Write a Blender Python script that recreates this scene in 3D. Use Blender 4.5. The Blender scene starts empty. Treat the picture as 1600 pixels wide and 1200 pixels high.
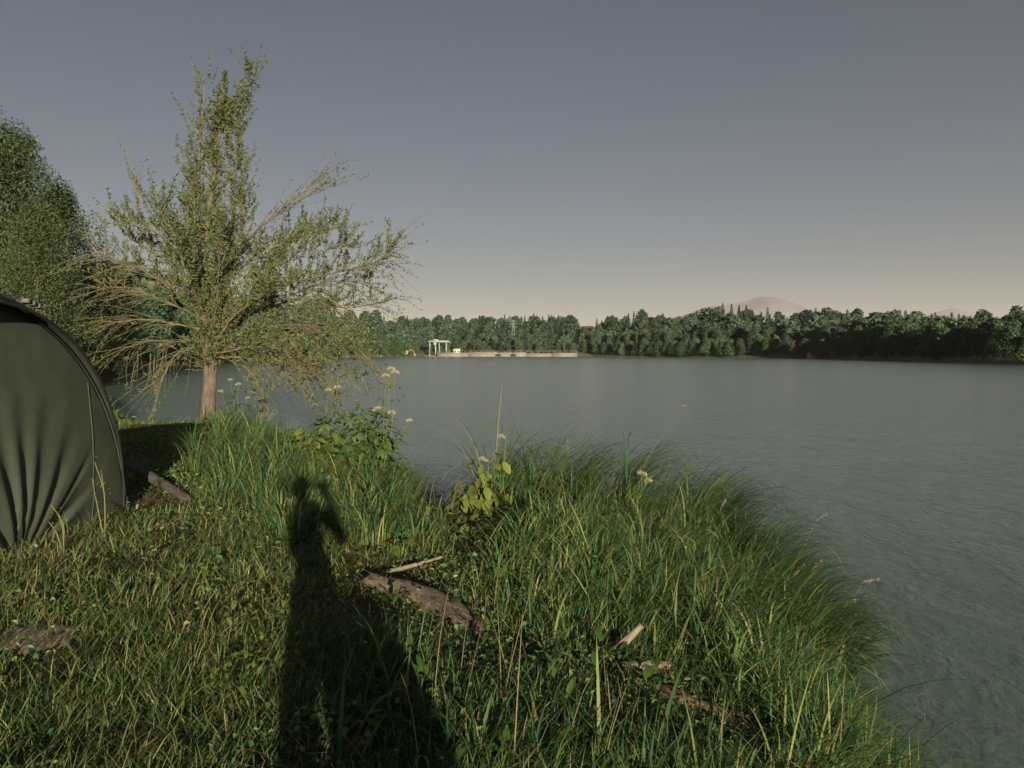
import bpy, math, random
import numpy as np
from mathutils import Vector, Matrix

rng = np.random.default_rng(7)
random.seed(7)
scene = bpy.context.scene
R = math.radians

# ------------------------------------------------------------------ camera
FPX, HORIZON, CAMZ = 1209.0, 551.0, 2.6
PITCH = math.atan((600 - HORIZON) / FPX)
cam_data = bpy.data.cameras.new("camera")
cam_data.sensor_width = 36.0
cam_data.lens = 36.0 * FPX / 1600.0
cam_data.clip_start = 0.05
cam_data.clip_end = 60000
cam = bpy.data.objects.new("camera", cam_data)
scene.collection.objects.link(cam)
cam.location = (0, 0, CAMZ)
cam.rotation_euler = (math.pi / 2 - PITCH, 0, 0)
scene.camera = cam

# ------------------------------------------------------------------ sky and sun
SUN_EL = R(9.4)
SHX, SHY = -0.243, 0.970                      # heading of the shadows
world = bpy.data.worlds.new("World")
scene.world = world
world.use_nodes = True
nt = world.node_tree
nt.nodes.clear()
sky = nt.nodes.new("ShaderNodeTexSky")
sky.sky_type = 'NISHITA'
sky.sun_disc = False
sky.sun_elevation = SUN_EL
sky.sun_rotation = math.atan2(-SHX, -SHY)
sky.altitude = 400
sky.air_density = 1.0
sky.dust_density = 0.4
sky.ozone_density = 2.4
hs = nt.nodes.new("ShaderNodeHueSaturation")
hs.inputs["Saturation"].default_value = 0.70
hs.inputs["Value"].default_value = 0.47
bg = nt.nodes.new("ShaderNodeBackground")
bg.inputs["Strength"].default_value = 0.050
wo = nt.nodes.new("ShaderNodeOutputWorld")
nt.links.new(sky.outputs[0], hs.inputs["Color"])
tint = nt.nodes.new("ShaderNodeMix"); tint.data_type = 'RGBA'; tint.blend_type = 'MULTIPLY'; tint.inputs[0].default_value = 1.0
tint.inputs[7].default_value = (1.0, 0.985, 1.0, 1)
nt.links.new(hs.outputs[0], tint.inputs[6])
nt.links.new(tint.outputs[2], bg.inputs["Color"])
nt.links.new(bg.outputs[0], wo.inputs["Surface"])

sun_data = bpy.data.lights.new("sun", 'SUN')
sun_data.energy = 5.0
sun_data.angle = R(0.53)
sun_data.color = (1.0, 0.90, 0.70)
sun = bpy.data.objects.new("sun", sun_data)
scene.collection.objects.link(sun)
sd = Vector((SHX * math.cos(SUN_EL), SHY * math.cos(SUN_EL), -math.sin(SUN_EL)))
sun.rotation_euler = sd.to_track_quat('-Z', 'Y').to_euler()
sun.location = (4, -16, 8)

vs = scene.view_settings
vs.view_transform = 'Standard'
vs.look = 'None'
vs.exposure = 0.90
vs.gamma = 1.0
scene.render.engine = 'CYCLES'
scene.cycles.use_denoising = True
scene.cycles.max_bounces = 6
scene.cycles.diffuse_bounces = 4
scene.cycles.transmission_bounces = 3
scene.cycles.glossy_bounces = 3
scene.cycles.volume_bounces = 1
scene.cycles.transparent_max_bounces = 4

# ------------------------------------------------------------------ helpers
def at(px, py, Y):
    """world point seen at photo pixel (px, py) at distance Y in front of the camera"""
    x, y = (px - 800) / FPX, (600 - py) / FPX
    c, s = math.cos(PITCH), math.sin(PITCH)
    d = Vector((x, c + y * s, -s + y * c))
    k = Y / d.y
    return Vector((d.x * k, Y, CAMZ + d.z * k))

def xof(px, Y):
    return (px - 800) / FPX * Y

def mesh_from(name, verts, faces, mats=(), cols=None, smooth=False, midx=None):
    """faces: list of (M,k) int arrays"""
    me = bpy.data.meshes.new(name)
    verts = np.asarray(verts, np.float32).reshape(-1, 3)
    faces = [np.asarray(f, np.int32) for f in faces if len(f)]
    me.vertices.add(len(verts))
    me.vertices.foreach_set("co", verts.ravel())
    loops = np.concatenate([f.ravel() for f in faces])
    tot = np.concatenate([np.full(len(f), f.shape[1], np.int32) for f in faces])
    start = np.concatenate([[0], np.cumsum(tot)[:-1]]).astype(np.int32)
    me.loops.add(len(loops))
    me.loops.foreach_set("vertex_index", loops)
    me.polygons.add(len(tot))
    me.polygons.foreach_set("loop_start", start)
    me.polygons.foreach_set("loop_total", tot)
    if smooth:
        me.polygons.foreach_set("use_smooth", np.ones(len(tot), bool))
    for m in mats:
        me.materials.append(m)
    if midx is not None:
        me.polygons.foreach_set("material_index", np.asarray(midx, np.int32))
    me.update(calc_edges=True)
    if cols is not None:
        a = me.color_attributes.new("Col", 'FLOAT_COLOR', 'POINT')
        c = np.ones((len(verts), 4), np.float32)
        c[:, :3] = cols
        a.data.foreach_set("color", c.ravel())
    return me

def link(name, data, parent=None, loc=None, label=None, cat=None, group=None, kind=None):
    o = bpy.data.objects.new(name, data)
    scene.collection.objects.link(o)
    if loc is not None:
        o.location = loc
    if parent is not None:
        o.parent = parent
    if label: o["label"] = label
    if cat: o["category"] = cat
    if group: o["group"] = group
    if kind: o["kind"] = kind
    return o

class MB:
    """collects shapes into one mesh"""
    def __init__(self):
        self.v, self.f, self.n, self.c = [], [], 0, []
    def add(self, v, faces, col=None):
        v = np.asarray(v, float).reshape(-1, 3)
        self.v.append(v)
        for f in faces:
            if len(f):
                self.f.append(np.asarray(f, int) + self.n)
        self.n += len(v)
        self.c.append(np.tile(col if col is not None else (1, 1, 1), (len(v), 1)))
        return self
    def box(self, lo, hi):
        x0, y0, z0 = lo; x1, y1, z1 = hi
        v = [(x0,y0,z0),(x1,y0,z0),(x1,y1,z0),(x0,y1,z0),(x0,y0,z1),(x1,y0,z1),(x1,y1,z1),(x0,y1,z1)]
        return self.add(v, [np.array([(0,3,2,1),(4,5,6,7),(0,1,5,4),(1,2,6,5),(2,3,7,6),(3,0,4,7)])])
    def tube(self, pts, rad, sides=6, cap=True, noise=0.0):
        v, f = tube(pts, rad, sides, noise)
        self.add(v, [f])
        if cap:
            n = len(pts)
            self.f.append(np.array([list(range(sides))[::-1]]) + self.n - n * sides)
            self.f.append(np.array([list(range(sides))]) + self.n - sides)
        return self
    def mesh(self, name, mat, smooth=False, cols=False):
        return mesh_from(name, np.concatenate(self.v), self.f, [mat], np.concatenate(self.c) if cols else None, smooth)

def tube(pts, rad, sides=6, noise=0.0):
    P = np.array([tuple(p) for p in pts], float)
    n = len(P)
    r = np.broadcast_to(np.asarray(rad, float), (n,))
    T = np.gradient(P, axis=0)
    T /= np.linalg.norm(T, axis=1)[:, None] + 1e-9
    ref = np.array([0.31, 0.77, 0.55]) if abs(T[0] @ np.array([0, 0, 1])) > 0.8 else np.array([0, 0, 1.0])
    A = np.cross(T, ref); A /= np.linalg.norm(A, axis=1)[:, None] + 1e-9
    B = np.cross(T, A)
    th = np.arange(sides) * 2 * math.pi / sides
    rr = r[:, None] * (1 + noise * (rng.random((n, sides)) - 0.5) * 2)
    V = P[:, None, :] + rr[..., None] * (np.cos(th)[None, :, None] * A[:, None] + np.sin(th)[None, :, None] * B[:, None])
    i, j = np.meshgrid(np.arange(n - 1), np.arange(sides), indexing='ij')
    i, j = i.ravel(), j.ravel()
    k = (j + 1) % sides
    F = np.stack([i * sides + j, i * sides + k, (i + 1) * sides + k, (i + 1) * sides + j], 1)
    return V.reshape(-1, 3), F

def resample(pts, n):
    """smooth (Catmull-Rom) resampling of a path"""
    P = np.array([tuple(p) for p in pts], float)
    P = np.vstack([2 * P[0] - P[1], P, 2 * P[-1] - P[-2]])
    m = len(P) - 3
    out = []
    for u in np.linspace(0, m - 1e-6, n):
        i = int(u); t = u - i
        a, b, c, d = P[i:i + 4]
        out.append(0.5 * ((2 * b) + (c - a) * t + (2 * a - 5 * b + 4 * c - d) * t**2 + (3 * b - a - 3 * c + d) * t**3))
    return np.array(out)

def hash2(i, j, seed=0):
    h = np.sin(i * 127.1 + j * 311.7 + seed * 74.7) * 43758.5453
    return h - np.floor(h)

def vnoise(x, y, seed=0):
    x = np.asarray(x, float); y = np.asarray(y, float)
    i, j = np.floor(x), np.floor(y)
    u, v = x - i, y - j
    u, v = u * u * (3 - 2 * u), v * v * (3 - 2 * v)
    return ((hash2(i, j, seed) * (1 - u) + hash2(i + 1, j, seed) * u) * (1 - v)
            + (hash2(i, j + 1, seed) * (1 - u) + hash2(i + 1, j + 1, seed) * u) * v)

def fbm(x, y, seed=0, o=4):
    s, a = 0, 0.5
    for k in range(o):
        s = s + a * vnoise(x * 2**k, y * 2**k, seed + k * 13); a *= 0.5
    return s

def unit(a):
    return a / (np.linalg.norm(a, axis=-1, keepdims=True) + 1e-9)

def sstep(a, b, x):
    t = np.clip((np.asarray(x, float) - a) / (b - a), 0, 1)
    return t * t * (3 - 2 * t)

def blades(P, h, w, phi, lean0, bend, seg, tw=None, pw=1.0):
    """arched grass blades: returns verts, faces"""
    N = len(P)
    dirv = np.stack([np.cos(phi), np.sin(phi), np.zeros(N)], 1)
    tw = phi + math.pi / 2 + (rng.normal(0, 0.5, N) if tw is None else tw)
    side = np.stack([np.cos(tw), np.sin(tw), np.zeros(N)], 1)
    pos = P.copy()
    V = np.zeros((N, 2 * seg + 1, 3))
    for k in range(seg):
        t = k / seg
        wk = (w * (1 - 0.75 * t ** 1.6) * (0.75 + 0.25 * min(1, 4 * t)))[:, None] * 0.5
        V[:, 2 * k] = pos - side * wk
        V[:, 2 * k + 1] = pos + side * wk
        a = lean0 + bend * ((k + 0.5) / seg) ** pw
        pos = pos + (h / seg)[:, None] * (np.sin(a)[:, None] * dirv + np.cos(a)[:, None] * np.array([0, 0, 1.0]))
    V[:, 2 * seg] = pos
    base = (np.arange(N) * (2 * seg + 1))[:, None]
    q = [np.concatenate([base + 2 * k, base + 2 * k + 1, base + 2 * k + 3, base + 2 * k + 2], 1) for k in range(seg - 1)]
    t3 = np.concatenate([base + 2 * seg - 2, base + 2 * seg - 1, base + 2 * seg], 1)
    return V.reshape(-1, 3), (q + [t3] if q else [t3])

def leaves(P, D, Nn, L, W, fold=0.25, curl=0.2):
    """folded pointed leaves: base P, direction D, face normal Nn"""
    D = unit(D); S = unit(np.cross(D, Nn)); U = unit(np.cross(S, D))
    L = np.broadcast_to(L, (len(P),))[:, None]; W = np.broadcast_to(W, (len(P),))[:, None]
    def p(t, s, z): return P + D * L * t + S * W * 0.5 * s + U * (W * fold * abs(s) + L * z)
    V = np.stack([p(0, 0, 0), p(.35, -1, 0), p(.72, -.75, -curl * .35), p(1, 0, -curl), p(.72, .75, -curl * .35), p(.35, 1, 0)], 1)
    b = (np.arange(len(P)) * 6)[:, None]
    F = np.concatenate([np.concatenate([b, b + 1, b + 2, b + 3], 1), np.concatenate([b, b + 3, b + 4, b + 5], 1)])
    return V.reshape(-1, 3), F

def flakes(P, D, Nn, L, W):
    """single quad leaf clumps for the far wood"""
    D = unit(D); S = unit(np.cross(D, Nn)); U = unit(np.cross(S, D))
    L = L[:, None]; W = np.broadcast_to(W, (len(P),))[:, None]
    V = np.stack([P - D * L * .1, P + D * L * .45 - S * W * .55 + U * W * .12, P + D * L, P + D * L * .55 + S * W * .55 + U * W * .12], 1)
    return V.reshape(-1, 3), np.arange(len(P) * 4).reshape(-1, 4)

def copy_tree(o, parent=None):
    c = o.copy()
    scene.collection.objects.link(c)
    c.parent = parent
    for ch in o.children:
        copy_tree(ch, c)
    return c

# ------------------------------------------------------------------ materials
def new_mat(name):
    m = bpy.data.materials.new(name); m.use_nodes = True
    n = m.node_tree.nodes; n.clear()
    out = n.new("ShaderNodeOutputMaterial")
    return m, n, m.node_tree.links, out

def ramp(n, stops):
    r = n.new("ShaderNodeValToRGB")
    el = r.color_ramp.elements
    el[0].position, el[0].color = stops[0][0], (*stops[0][1], 1)
    el[1].position, el[1].color = stops[-1][0], (*stops[-1][1], 1)
    for p, c in stops[1:-1]:
        e = el.new(p); e.color = (*c, 1)
    return r

def mat_plain(name, col, rough=0.7, col2=None, scale=5.0, bump=0.0, detail=6, stretch=None, spec=0.3, metallic=0.0):
    m, n, l, out = new_mat(name)
    b = n.new("ShaderNodeBsdfPrincipled")
    b.inputs["Roughness"].default_value = rough
    b.inputs["Specular IOR Level"].default_value = spec
    b.inputs["Metallic"].default_value = metallic
    tc = n.new("ShaderNodeTexCoord"); mp = n.new("ShaderNodeMapping")
    if stretch: mp.inputs["Scale"].default_value = stretch
    l.new(tc.outputs["Object"], mp.inputs["Vector"])
    nz = n.new("ShaderNodeTexNoise"); nz.inputs["Scale"].default_value = scale; nz.inputs["Detail"].default_value = detail
    l.new(mp.outputs[0], nz.inputs["Vector"])
    r = ramp(n, [(0.3, col), (0.7, col2 or tuple(c * 1.35 for c in col))])
    l.new(nz.outputs["Fac"], r.inputs[0]); l.new(r.outputs[0], b.inputs["Base Color"])
    if bump:
        bp = n.new("ShaderNodeBump"); bp.inputs["Strength"].default_value = 0.8; bp.inputs["Distance"].default_value = bump
        l.new(nz.outputs["Fac"], bp.inputs["Height"]); l.new(bp.outputs[0], b.inputs["Normal"])
    l.new(b.outputs[0], out.inputs[0])
    return m

def mat_leaf(name, tint=(1, 1, 1), trans=0.35, rough=0.55, objvar=0.0, spec=0.25):
    """foliage: colour from the per-leaf attribute, thin and partly translucent"""
    m, n, l, out = new_mat(name)
    at_ = n.new("ShaderNodeAttribute"); at_.attribute_name = "Col"
    mx = n.new("ShaderNodeMix"); mx.data_type = 'RGBA'; mx.blend_type = 'MULTIPLY'; mx.inputs[0].default_value = 1
    mx.inputs[7].default_value = (*tint, 1)
    l.new(at_.outputs["Color"], mx.inputs[6])
    src = mx.outputs[2]
    if objvar:
        oi = n.new("ShaderNodeObjectInfo"); h = n.new("ShaderNodeHueSaturation")
        m1 = n.new("ShaderNodeMapRange"); m1.inputs[3].default_value = 0.5 - objvar * 0.11; m1.inputs[4].default_value = 0.5 + objvar * 0.06
        m2 = n.new("ShaderNodeMapRange"); m2.inputs[3].default_value = 1 - objvar * .5; m2.inputs[4].default_value = 1 + objvar * .5
        mm = n.new("ShaderNodeMath"); mm.operation = 'FRACT'; mk = n.new("ShaderNodeMath"); mk.operation = 'MULTIPLY'; mk.inputs[1].default_value = 7.31
        l.new(oi.outputs["Random"], m1.inputs[0]); l.new(oi.outputs["Random"], mk.inputs[0]); l.new(mk.outputs[0], mm.inputs[0]); l.new(mm.outputs[0], m2.inputs[0])
        l.new(m1.outputs[0], h.inputs["Hue"]); l.new(m2.outputs[0], h.inputs["Value"]); l.new(src, h.inputs["Color"])
        src = h.outputs[0]
    b = n.new("ShaderNodeBsdfPrincipled")
    b.inputs["Roughness"].default_value = rough
    b.inputs["Specular IOR Level"].default_value = spec
    l.new(src, b.inputs["Base Color"])
    t = n.new("ShaderNodeBsdfTranslucent"); l.new(src, t.inputs["Color"])
    ms = n.new("ShaderNodeMixShader"); ms.inputs[0].default_value = trans
    l.new(b.outputs[0], ms.inputs[1]); l.new(t.outputs[0], ms.inputs[2])
    l.new(ms.outputs[0], out.inputs[0])
    return m

def mat_wood(name, c1, c2, scale=8, bump=0.02, axis='X', crack=(0.05, 0.035, 0.025)):
    m, n, l, out = new_mat(name)
    b = n.new("ShaderNodeBsdfPrincipled"); b.inputs["Roughness"].default_value = 0.85; b.inputs["Specular IOR Level"].default_value = 0.15
    tc = n.new("ShaderNodeTexCoord"); mp = n.new("ShaderNodeMapping")
    mp.inputs["Scale"].default_value = {'X': (1, 9, 9), 'Z': (9, 9, 1)}[axis]
    l.new(tc.outputs["Object"], mp.inputs["Vector"])
    nz = n.new("ShaderNodeTexNoise"); nz.inputs["Scale"].default_value = scale; nz.inputs["Detail"].default_value = 8; nz.inputs["Roughness"].default_value = 0.7
    l.new(mp.outputs[0], nz.inputs["Vector"])
    n2 = n.new("ShaderNodeTexNoise"); n2.inputs["Scale"].default_value = scale * .8; n2.inputs["Detail"].default_value = 5
    l.new(tc.outputs["Object"], n2.inputs["Vector"])
    ad = n.new("ShaderNodeMath"); ad.operation = 'MULTIPLY_ADD'; ad.inputs[1].default_value = 0.45
    l.new(n2.outputs["Fac"], ad.inputs[0]); l.new(nz.outputs["Fac"], ad.inputs[2])
    r = ramp(n, [(0.56, crack), (0.66, c1), (0.92, c2)])
    l.new(ad.outputs[0], r.inputs[0]); l.new(r.outputs[0], b.inputs["Base Color"])
    bp = n.new("ShaderNodeBump"); bp.inputs["Distance"].default_value = bump
    l.new(nz.outputs["Fac"], bp.inputs["Height"]); l.new(bp.outputs[0], b.inputs["Normal"])
    l.new(b.outputs[0], out.inputs[0])
    return m

M_grass = mat_leaf("grass_blade", trans=0.46, rough=0.5)
M_weed = mat_leaf("weed_leaf", trans=0.3, rough=0.45)
M_willow = mat_leaf("willow_leaf", trans=0.3, rough=0.5)
M_far = mat_leaf("far_foliage", trans=0.35, rough=0.7, objvar=0.5)
M_mass = mat_leaf("wood_foliage", trans=0.35, rough=0.7)
M_bark = mat_wood("willow_bark", (0.10, 0.078, 0.056), (0.19, 0.15, 0.108), 5, 0.03, 'Z')
M_twig = mat_plain("twig_bark", (0.13, 0.105, 0.06), 0.8, (0.21, 0.165, 0.09), 6)
M_drift = mat_wood("driftwood", (0.13, 0.095, 0.07), (0.26, 0.195, 0.145), 7, 0.02, 'X')
M_driftpale = mat_wood("pale_driftwood", (0.19, 0.15, 0.11), (0.33, 0.265, 0.195), 7, 0.02, 'X')
M_rot = mat_wood("rotten_wood", (0.10, 0.065, 0.045), (0.20, 0.13, 0.085), 7, 0.03, 'X', (0.03, 0.02, 0.015))
M_greylog = mat_wood("grey_log_wood", (0.065, 0.058, 0.052), (0.12, 0.105, 0.092), 6, 0.02, 'X')

# ground: earth with litter and moss patches
def mat_ground():
    m, n, l, out = new_mat("bank_earth")
    b = n.new("ShaderNodeBsdfPrincipled"); b.inputs["Roughness"].default_value = 0.95; b.inputs["Specular IOR Level"].default_value = 0.1
    tc = n.new("ShaderNodeTexCoord")
    nz = n.new("ShaderNodeTexNoise"); nz.inputs["Scale"].default_value = 1.3; nz.inputs["Detail"].default_value = 9; nz.inputs["Roughness"].default_value = .68
    n2 = n.new("ShaderNodeTexNoise"); n2.inputs["Scale"].default_value = 45; n2.inputs["Detail"].default_value = 6
    l.new(tc.outputs["Object"], nz.inputs["Vector"]); l.new(tc.outputs["Object"], n2.inputs["Vector"])
    r = ramp(n, [(0.35, (0.035, 0.045, 0.015)), (0.55, (0.075, 0.07, 0.03)), (0.7, (0.13, 0.10, 0.055))])
    l.new(nz.outputs["Fac"], r.inputs[0])
    mx = n.new("ShaderNodeMix"); mx.data_type = 'RGBA'; mx.blend_type = 'MULTIPLY'; mx.inputs[0].default_value = 0.6
    r2 = ramp(n, [(0.35, (0.45, 0.42, 0.36)), (0.65, (1.25, 1.2, 1.1))])
    l.new(n2.outputs["Fac"], r2.inputs[0]); l.new(r.outputs[0], mx.inputs[6]); l.new(r2.outputs[0], mx.inputs[7])
    l.new(mx.outputs[2], b.inputs["Base Color"])
    bp = n.new("ShaderNodeBump"); bp.inputs["Distance"].default_value = 0.02
    l.new(n2.outputs["Fac"], bp.inputs["Height"]); l.new(bp.outputs[0], b.inputs["Normal"])
    l.new(b.outputs[0], out.inputs[0])
    return m
M_ground = mat_ground()
M_hillground = mat_plain("hill_ground", (0.09, 0.105, 0.05), 0.95, (0.16, 0.15, 0.08), 0.03, detail=9)

def mat_water():
    m, n, l, out = new_mat("lake_water")
    b = n.new("ShaderNodeBsdfPrincipled")
    b.inputs["IOR"].default_value = 1.333
    b.inputs["Roughness"].default_value = 0.18
    tc = n.new("ShaderNodeTexCoord")
    def noise(scale, sx, sy, rot, detail, dist=0.0):
        mp = n.new("ShaderNodeMapping"); mp.inputs["Scale"].default_value = (sx, sy, 1); mp.inputs["Rotation"].default_value = (0, 0, rot)
        nz = n.new("ShaderNodeTexNoise"); nz.inputs["Scale"].default_value = scale; nz.inputs["Detail"].default_value = detail
        nz.inputs["Roughness"].default_value = 0.55; nz.inputs["Distortion"].default_value = dist
        l.new(tc.outputs["Object"], mp.inputs["Vector"]); l.new(mp.outputs[0], nz.inputs["Vector"])
        return nz.outputs["Fac"]
    a = noise(1.1, 1.0, 0.6, R(70), 4, 0.6)       # wind waves
    c = noise(3.6, 1.0, 0.75, R(75), 4, 0.8)       # chop
    d = noise(13.0, 1.0, 0.7, R(50), 2)            # ripples
    def mul(x, k):
        q = n.new("ShaderNodeMath"); q.operation = 'MULTIPLY'; q.inputs[1].default_value = k; l.new(x, q.inputs[0]); return q.outputs[0]
    def add(x, y):
        q = n.new("ShaderNodeMath"); q.operation = 'ADD'; l.new(x, q.inputs[0]); l.new(y, q.inputs[1]); return q.outputs[0]
    hgt = add(add(mul(a, 0.085), mul(c, 0.024)), mul(d, 0.008))
    bp = n.new("ShaderNodeBump"); bp.inputs["Distance"].default_value = 1.0; bp.inputs["Strength"].default_value = 0.75
    l.new(hgt, bp.inputs["Height"]); l.new(bp.outputs[0], b.inputs["Normal"])
    # suspended silt drifts in slow patches
    s = noise(0.06, 1.0, 0.5, R(20), 4, 0.6)
    r = ramp(n, [(0.35, (0.100, 0.142, 0.116)), (0.65, (0.124, 0.166, 0.134))])
    l.new(s, r.inputs[0]); l.new(r.outputs[0], b.inputs["Base Color"])
    l.new(b.outputs[0], out.inputs[0])
    return m
M_water = mat_water()

# ------------------------------------------------------------------ land and lake
SHORE = np.array([(2.1,-30),(2.05,-6),(2.05,2),(2.0,4.2),(2.3,5.6),(2.55,6.9),(2.7,7.9),(2.35,8.8),(1.5,9.35),(0.5,9.6),(-0.35,9.5),(-0.75,9.9),
    (-1.05,10.9),(-1.45,12.3),(-2.4,13.8),(-4.0,16.2),(-5.6,18.6),(-6.4,20.4),(-7.4,20.9),(-8.4,20.0),(-9.6,20.4),(-13.2,26.5),(-19,37),(-26,48),
    (-33,62),(-44,85),(-60,112),(-90,125),(-170,130),(-170,-30)], float)

def sdist(x, y):
    x = np.asarray(x, float); y = np.asarray(y, float)
    A, B = SHORE, np.roll(SHORE, -1, 0)
    best = np.full(x.shape, 1e9); inside = np.zeros(x.shape, bool)
    for (ax, ay), (bx, by) in zip(A, B):
        dx, dy = bx - ax, by - ay
        t = np.clip(((x - ax) * dx + (y - ay) * dy) / (dx * dx + dy * dy), 0, 1)
        best = np.minimum(best, (x - ax - t * dx) ** 2 + (y - ay - t * dy) ** 2)
        cond = ((ay > y) != (by > y)) & (x < (bx - ax) * (y - ay) / (by - ay + 1e-12) + ax)
        inside ^= cond
    d = np.sqrt(best)
    return np.where(inside, d, -d)

def gz(x, y, d=None):
    x = np.asarray(x, float); y = np.asarray(y, float)
    if d is None: d = sdist(x, y)
    d = d + 0.22 * (fbm(x * 1.3, y * 1.3, 3) - 0.5)
    z = np.where(d > 0, 1.0 * (1 - np.exp(-np.maximum(d, 0) / 0.75)), -0.9 * (1 - np.exp(np.minimum(d, 0) / 0.8)))
    far = sstep(30, 90, y)
    z = z + np.where(d > 0, 0.10 * (fbm(x * 0.5, y * 0.5, 5) - 0.5) + 0.05 * (fbm(x * 2.2, y * 2.2, 8) - 0.5), 0) * np.minimum(1, np.maximum(d, 0))
    return z + far * np.maximum(0, np.minimum(d, 20)) * 0.12

xs = np.unique(np.concatenate([np.linspace(-170, -30, 36), np.linspace(-30, -9, 60), np.linspace(-9, 4.5, 130)]))
ys = np.unique(np.concatenate([np.linspace(-30, -2, 30), np.linspace(-2, 22, 165), np.linspace(22, 60, 40), np.linspace(60, 135, 50)]))
GX, GY = np.meshgrid(xs, ys, indexing='ij')
GZ = gz(GX.ravel(), GY.ravel())
nx, ny = len(xs), len(ys)
ii, jj = np.meshgrid(np.arange(nx - 1), np.arange(ny - 1), indexing='ij'); ii, jj = ii.ravel(), jj.ravel()
GF = np.stack([ii * ny + jj, (ii + 1) * ny + jj, (ii + 1) * ny + jj + 1, ii * ny + jj + 1], 1)
link("ground", mesh_from("ground", np.stack([GX.ravel(), GY.ravel(), GZ], 1), [GF], [M_ground], smooth=True),
     label="grassy lake bank of bare earth under the grass", kind="structure")

# lake surface
wx, wy0, wy1 = 900, -60, 1100
link("water", mesh_from("water", [(-wx, wy0, 0), (wx, wy0, 0), (wx, wy1, 0), (-wx, wy1, 0)], [np.array([(0, 1, 2, 3)])], [M_water]),
     label="wide grey green lake rippled by wind", kind="structure")

# far shore: distance and height of the land around the lake, by direction
SH_PX = [-700, -300, 0, 150, 300, 335, 400, 500, 600, 650, 928, 950, 1100, 1300, 1450, 1600, 1750, 2000, 2400]
SH_Y = [110, 128, 143, 149, 155, 190, 262, 350, 430, 522, 522, 500, 420, 330, 233, 166, 125, 80, 45]
TOP_PX = [-700, -300, 0, 150, 200, 280, 340, 400, 450, 520, 585, 640, 700, 800, 850, 890, 903, 906, 928, 934, 960, 1000, 1040, 1060, 1100, 1130, 1160, 1200, 1250, 1290, 1350, 1400, 1450, 1500, 1550, 1600, 1800, 2400]
TOP_Y = [410, 410, 410, 412, 420, 444, 456, 460, 464, 474, 486, 496, 495, 493, 490, 494, 500, 510, 509, 500, 492, 489, 494, 495, 484, 475, 476, 486, 487, 482, 485, 484, 489, 490, 492, 487, 480, 470]
def shore_y(px): return np.interp(px, SH_PX, SH_Y)
def tree_h(px): return np.interp(px, [-700, 250, 400, 640, 900, 1000, 1300, 1600, 2400], [17, 17, 16, 15, 15, 16, 13, 10, 8])
def top_y(px): return np.interp(px, TOP_PX, TOP_Y)
def ridge_y(px): return shore_y(px) * np.interp(px, [0, 300, 600, 800, 1000, 1600], [1.25, 1.35, 1.35, 1.35, 1.28, 1.35])
def hill_z(px, Y):
    s, r = shore_y(px), ridge_y(px)
    th = tree_h(px) * np.interp(px, [893, 906, 927, 938], [1, 0, 0, 1])
    top = (HORIZON - top_y(px)) / FPX * r + CAMZ - th
    top = np.maximum(top, 1.5)
    t = (Y - s) / (r - s)
    return np.where(t < 0, -1.5 + 0 * Y, np.where(t < 1, 0.7 * sstep(0, 0.05, t) + (top - 0.7) * np.clip(t, 0, 1) ** 1.1, top * np.clip(1.15 - 0.15 * t, 0.1, 1)))
pxs = np.unique(np.concatenate([np.linspace(-700, -100, 30), np.linspace(-100, 1700, 460), np.linspace(1700, 2400, 40), [903.5, 904.5, 930.5, 931.5]]))
ts = np.concatenate([[-0.04, -0.01, 0.0], np.linspace(0.01, 1.0, 34), [1.1, 1.3, 1.7, 2.5, 4, 8]])
PX, TT = np.meshgrid(pxs, ts, indexing='ij')
YY = shore_y(PX) + TT * (ridge_y(PX) - shore_y(PX))
ZZ = np.where(TT <= -0.005, -1.5, np.where(TT <= 0.0, -0.4, hill_z(PX, YY)))
nx, ny = PX.shape
ii, jj = np.meshgrid(np.arange(nx - 1), np.arange(ny - 1), indexing='ij'); ii, jj = ii.ravel(), jj.ravel()
GF = np.stack([ii * ny + jj, (ii + 1) * ny + jj, (ii + 1) * ny + jj + 1, ii * ny + jj + 1], 1)
link("hills", mesh_from("hills", np.stack([((PX - 800) / FPX * YY).ravel(), YY.ravel(), ZZ.ravel()], 1), [GF], [M_hillground], smooth=True),
     label="low wooded hills around the far lake shore", kind="structure")
link("terrain", mesh_from("terrain", [(-26000, -3000, -2), (26000, -3000, -2), (26000, 26000, -2), (-26000, 26000, -2)], [np.array([(0, 1, 2, 3)])], [M_hillground]),
     label="flat country reaching to the horizon", kind="structure")

# distant mountains
M_rock = mat_plain("mountain_rock", (0.07, 0.08, 0.10), 0.95, (0.22, 0.22, 0.23), 0.0012, detail=10)
def mountain(name, prof, Y, depth, label):
    px = np.array([p[0] for p in prof], float); hy = np.array([p[1] for p in prof], float)
    u = np.linspace(px[0], px[-1], 90); v = np.linspace(-1, 1, 40)
    U, Vv = np.meshgrid(u, v, indexing='ij')
    H = (HORIZON - np.interp(U, px, hy)) / FPX * Y
    rid = fbm(U * 0.06, Vv * 5, 4, 5)
    Z = H * (1 - np.abs(Vv) ** 1.2) * (1 - 0.55 * np.abs(Vv) * rid) + (rid - .5) * 40
    yy = Y + Vv * depth
    n0, n1 = U.shape
    a, b = np.meshgrid(np.arange(n0 - 1), np.arange(n1 - 1), indexing='ij'); a, b = a.ravel(), b.ravel()
    F = np.stack([a * n1 + b, (a + 1) * n1 + b, (a + 1) * n1 + b + 1, a * n1 + b + 1], 1)
    return link(name, mesh_from(name, np.stack([((U - 800) / FPX * Y).ravel(), yy.ravel(), Z.ravel()], 1), [F], [M_rock], smooth=True), label=label, kind="structure")
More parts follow.
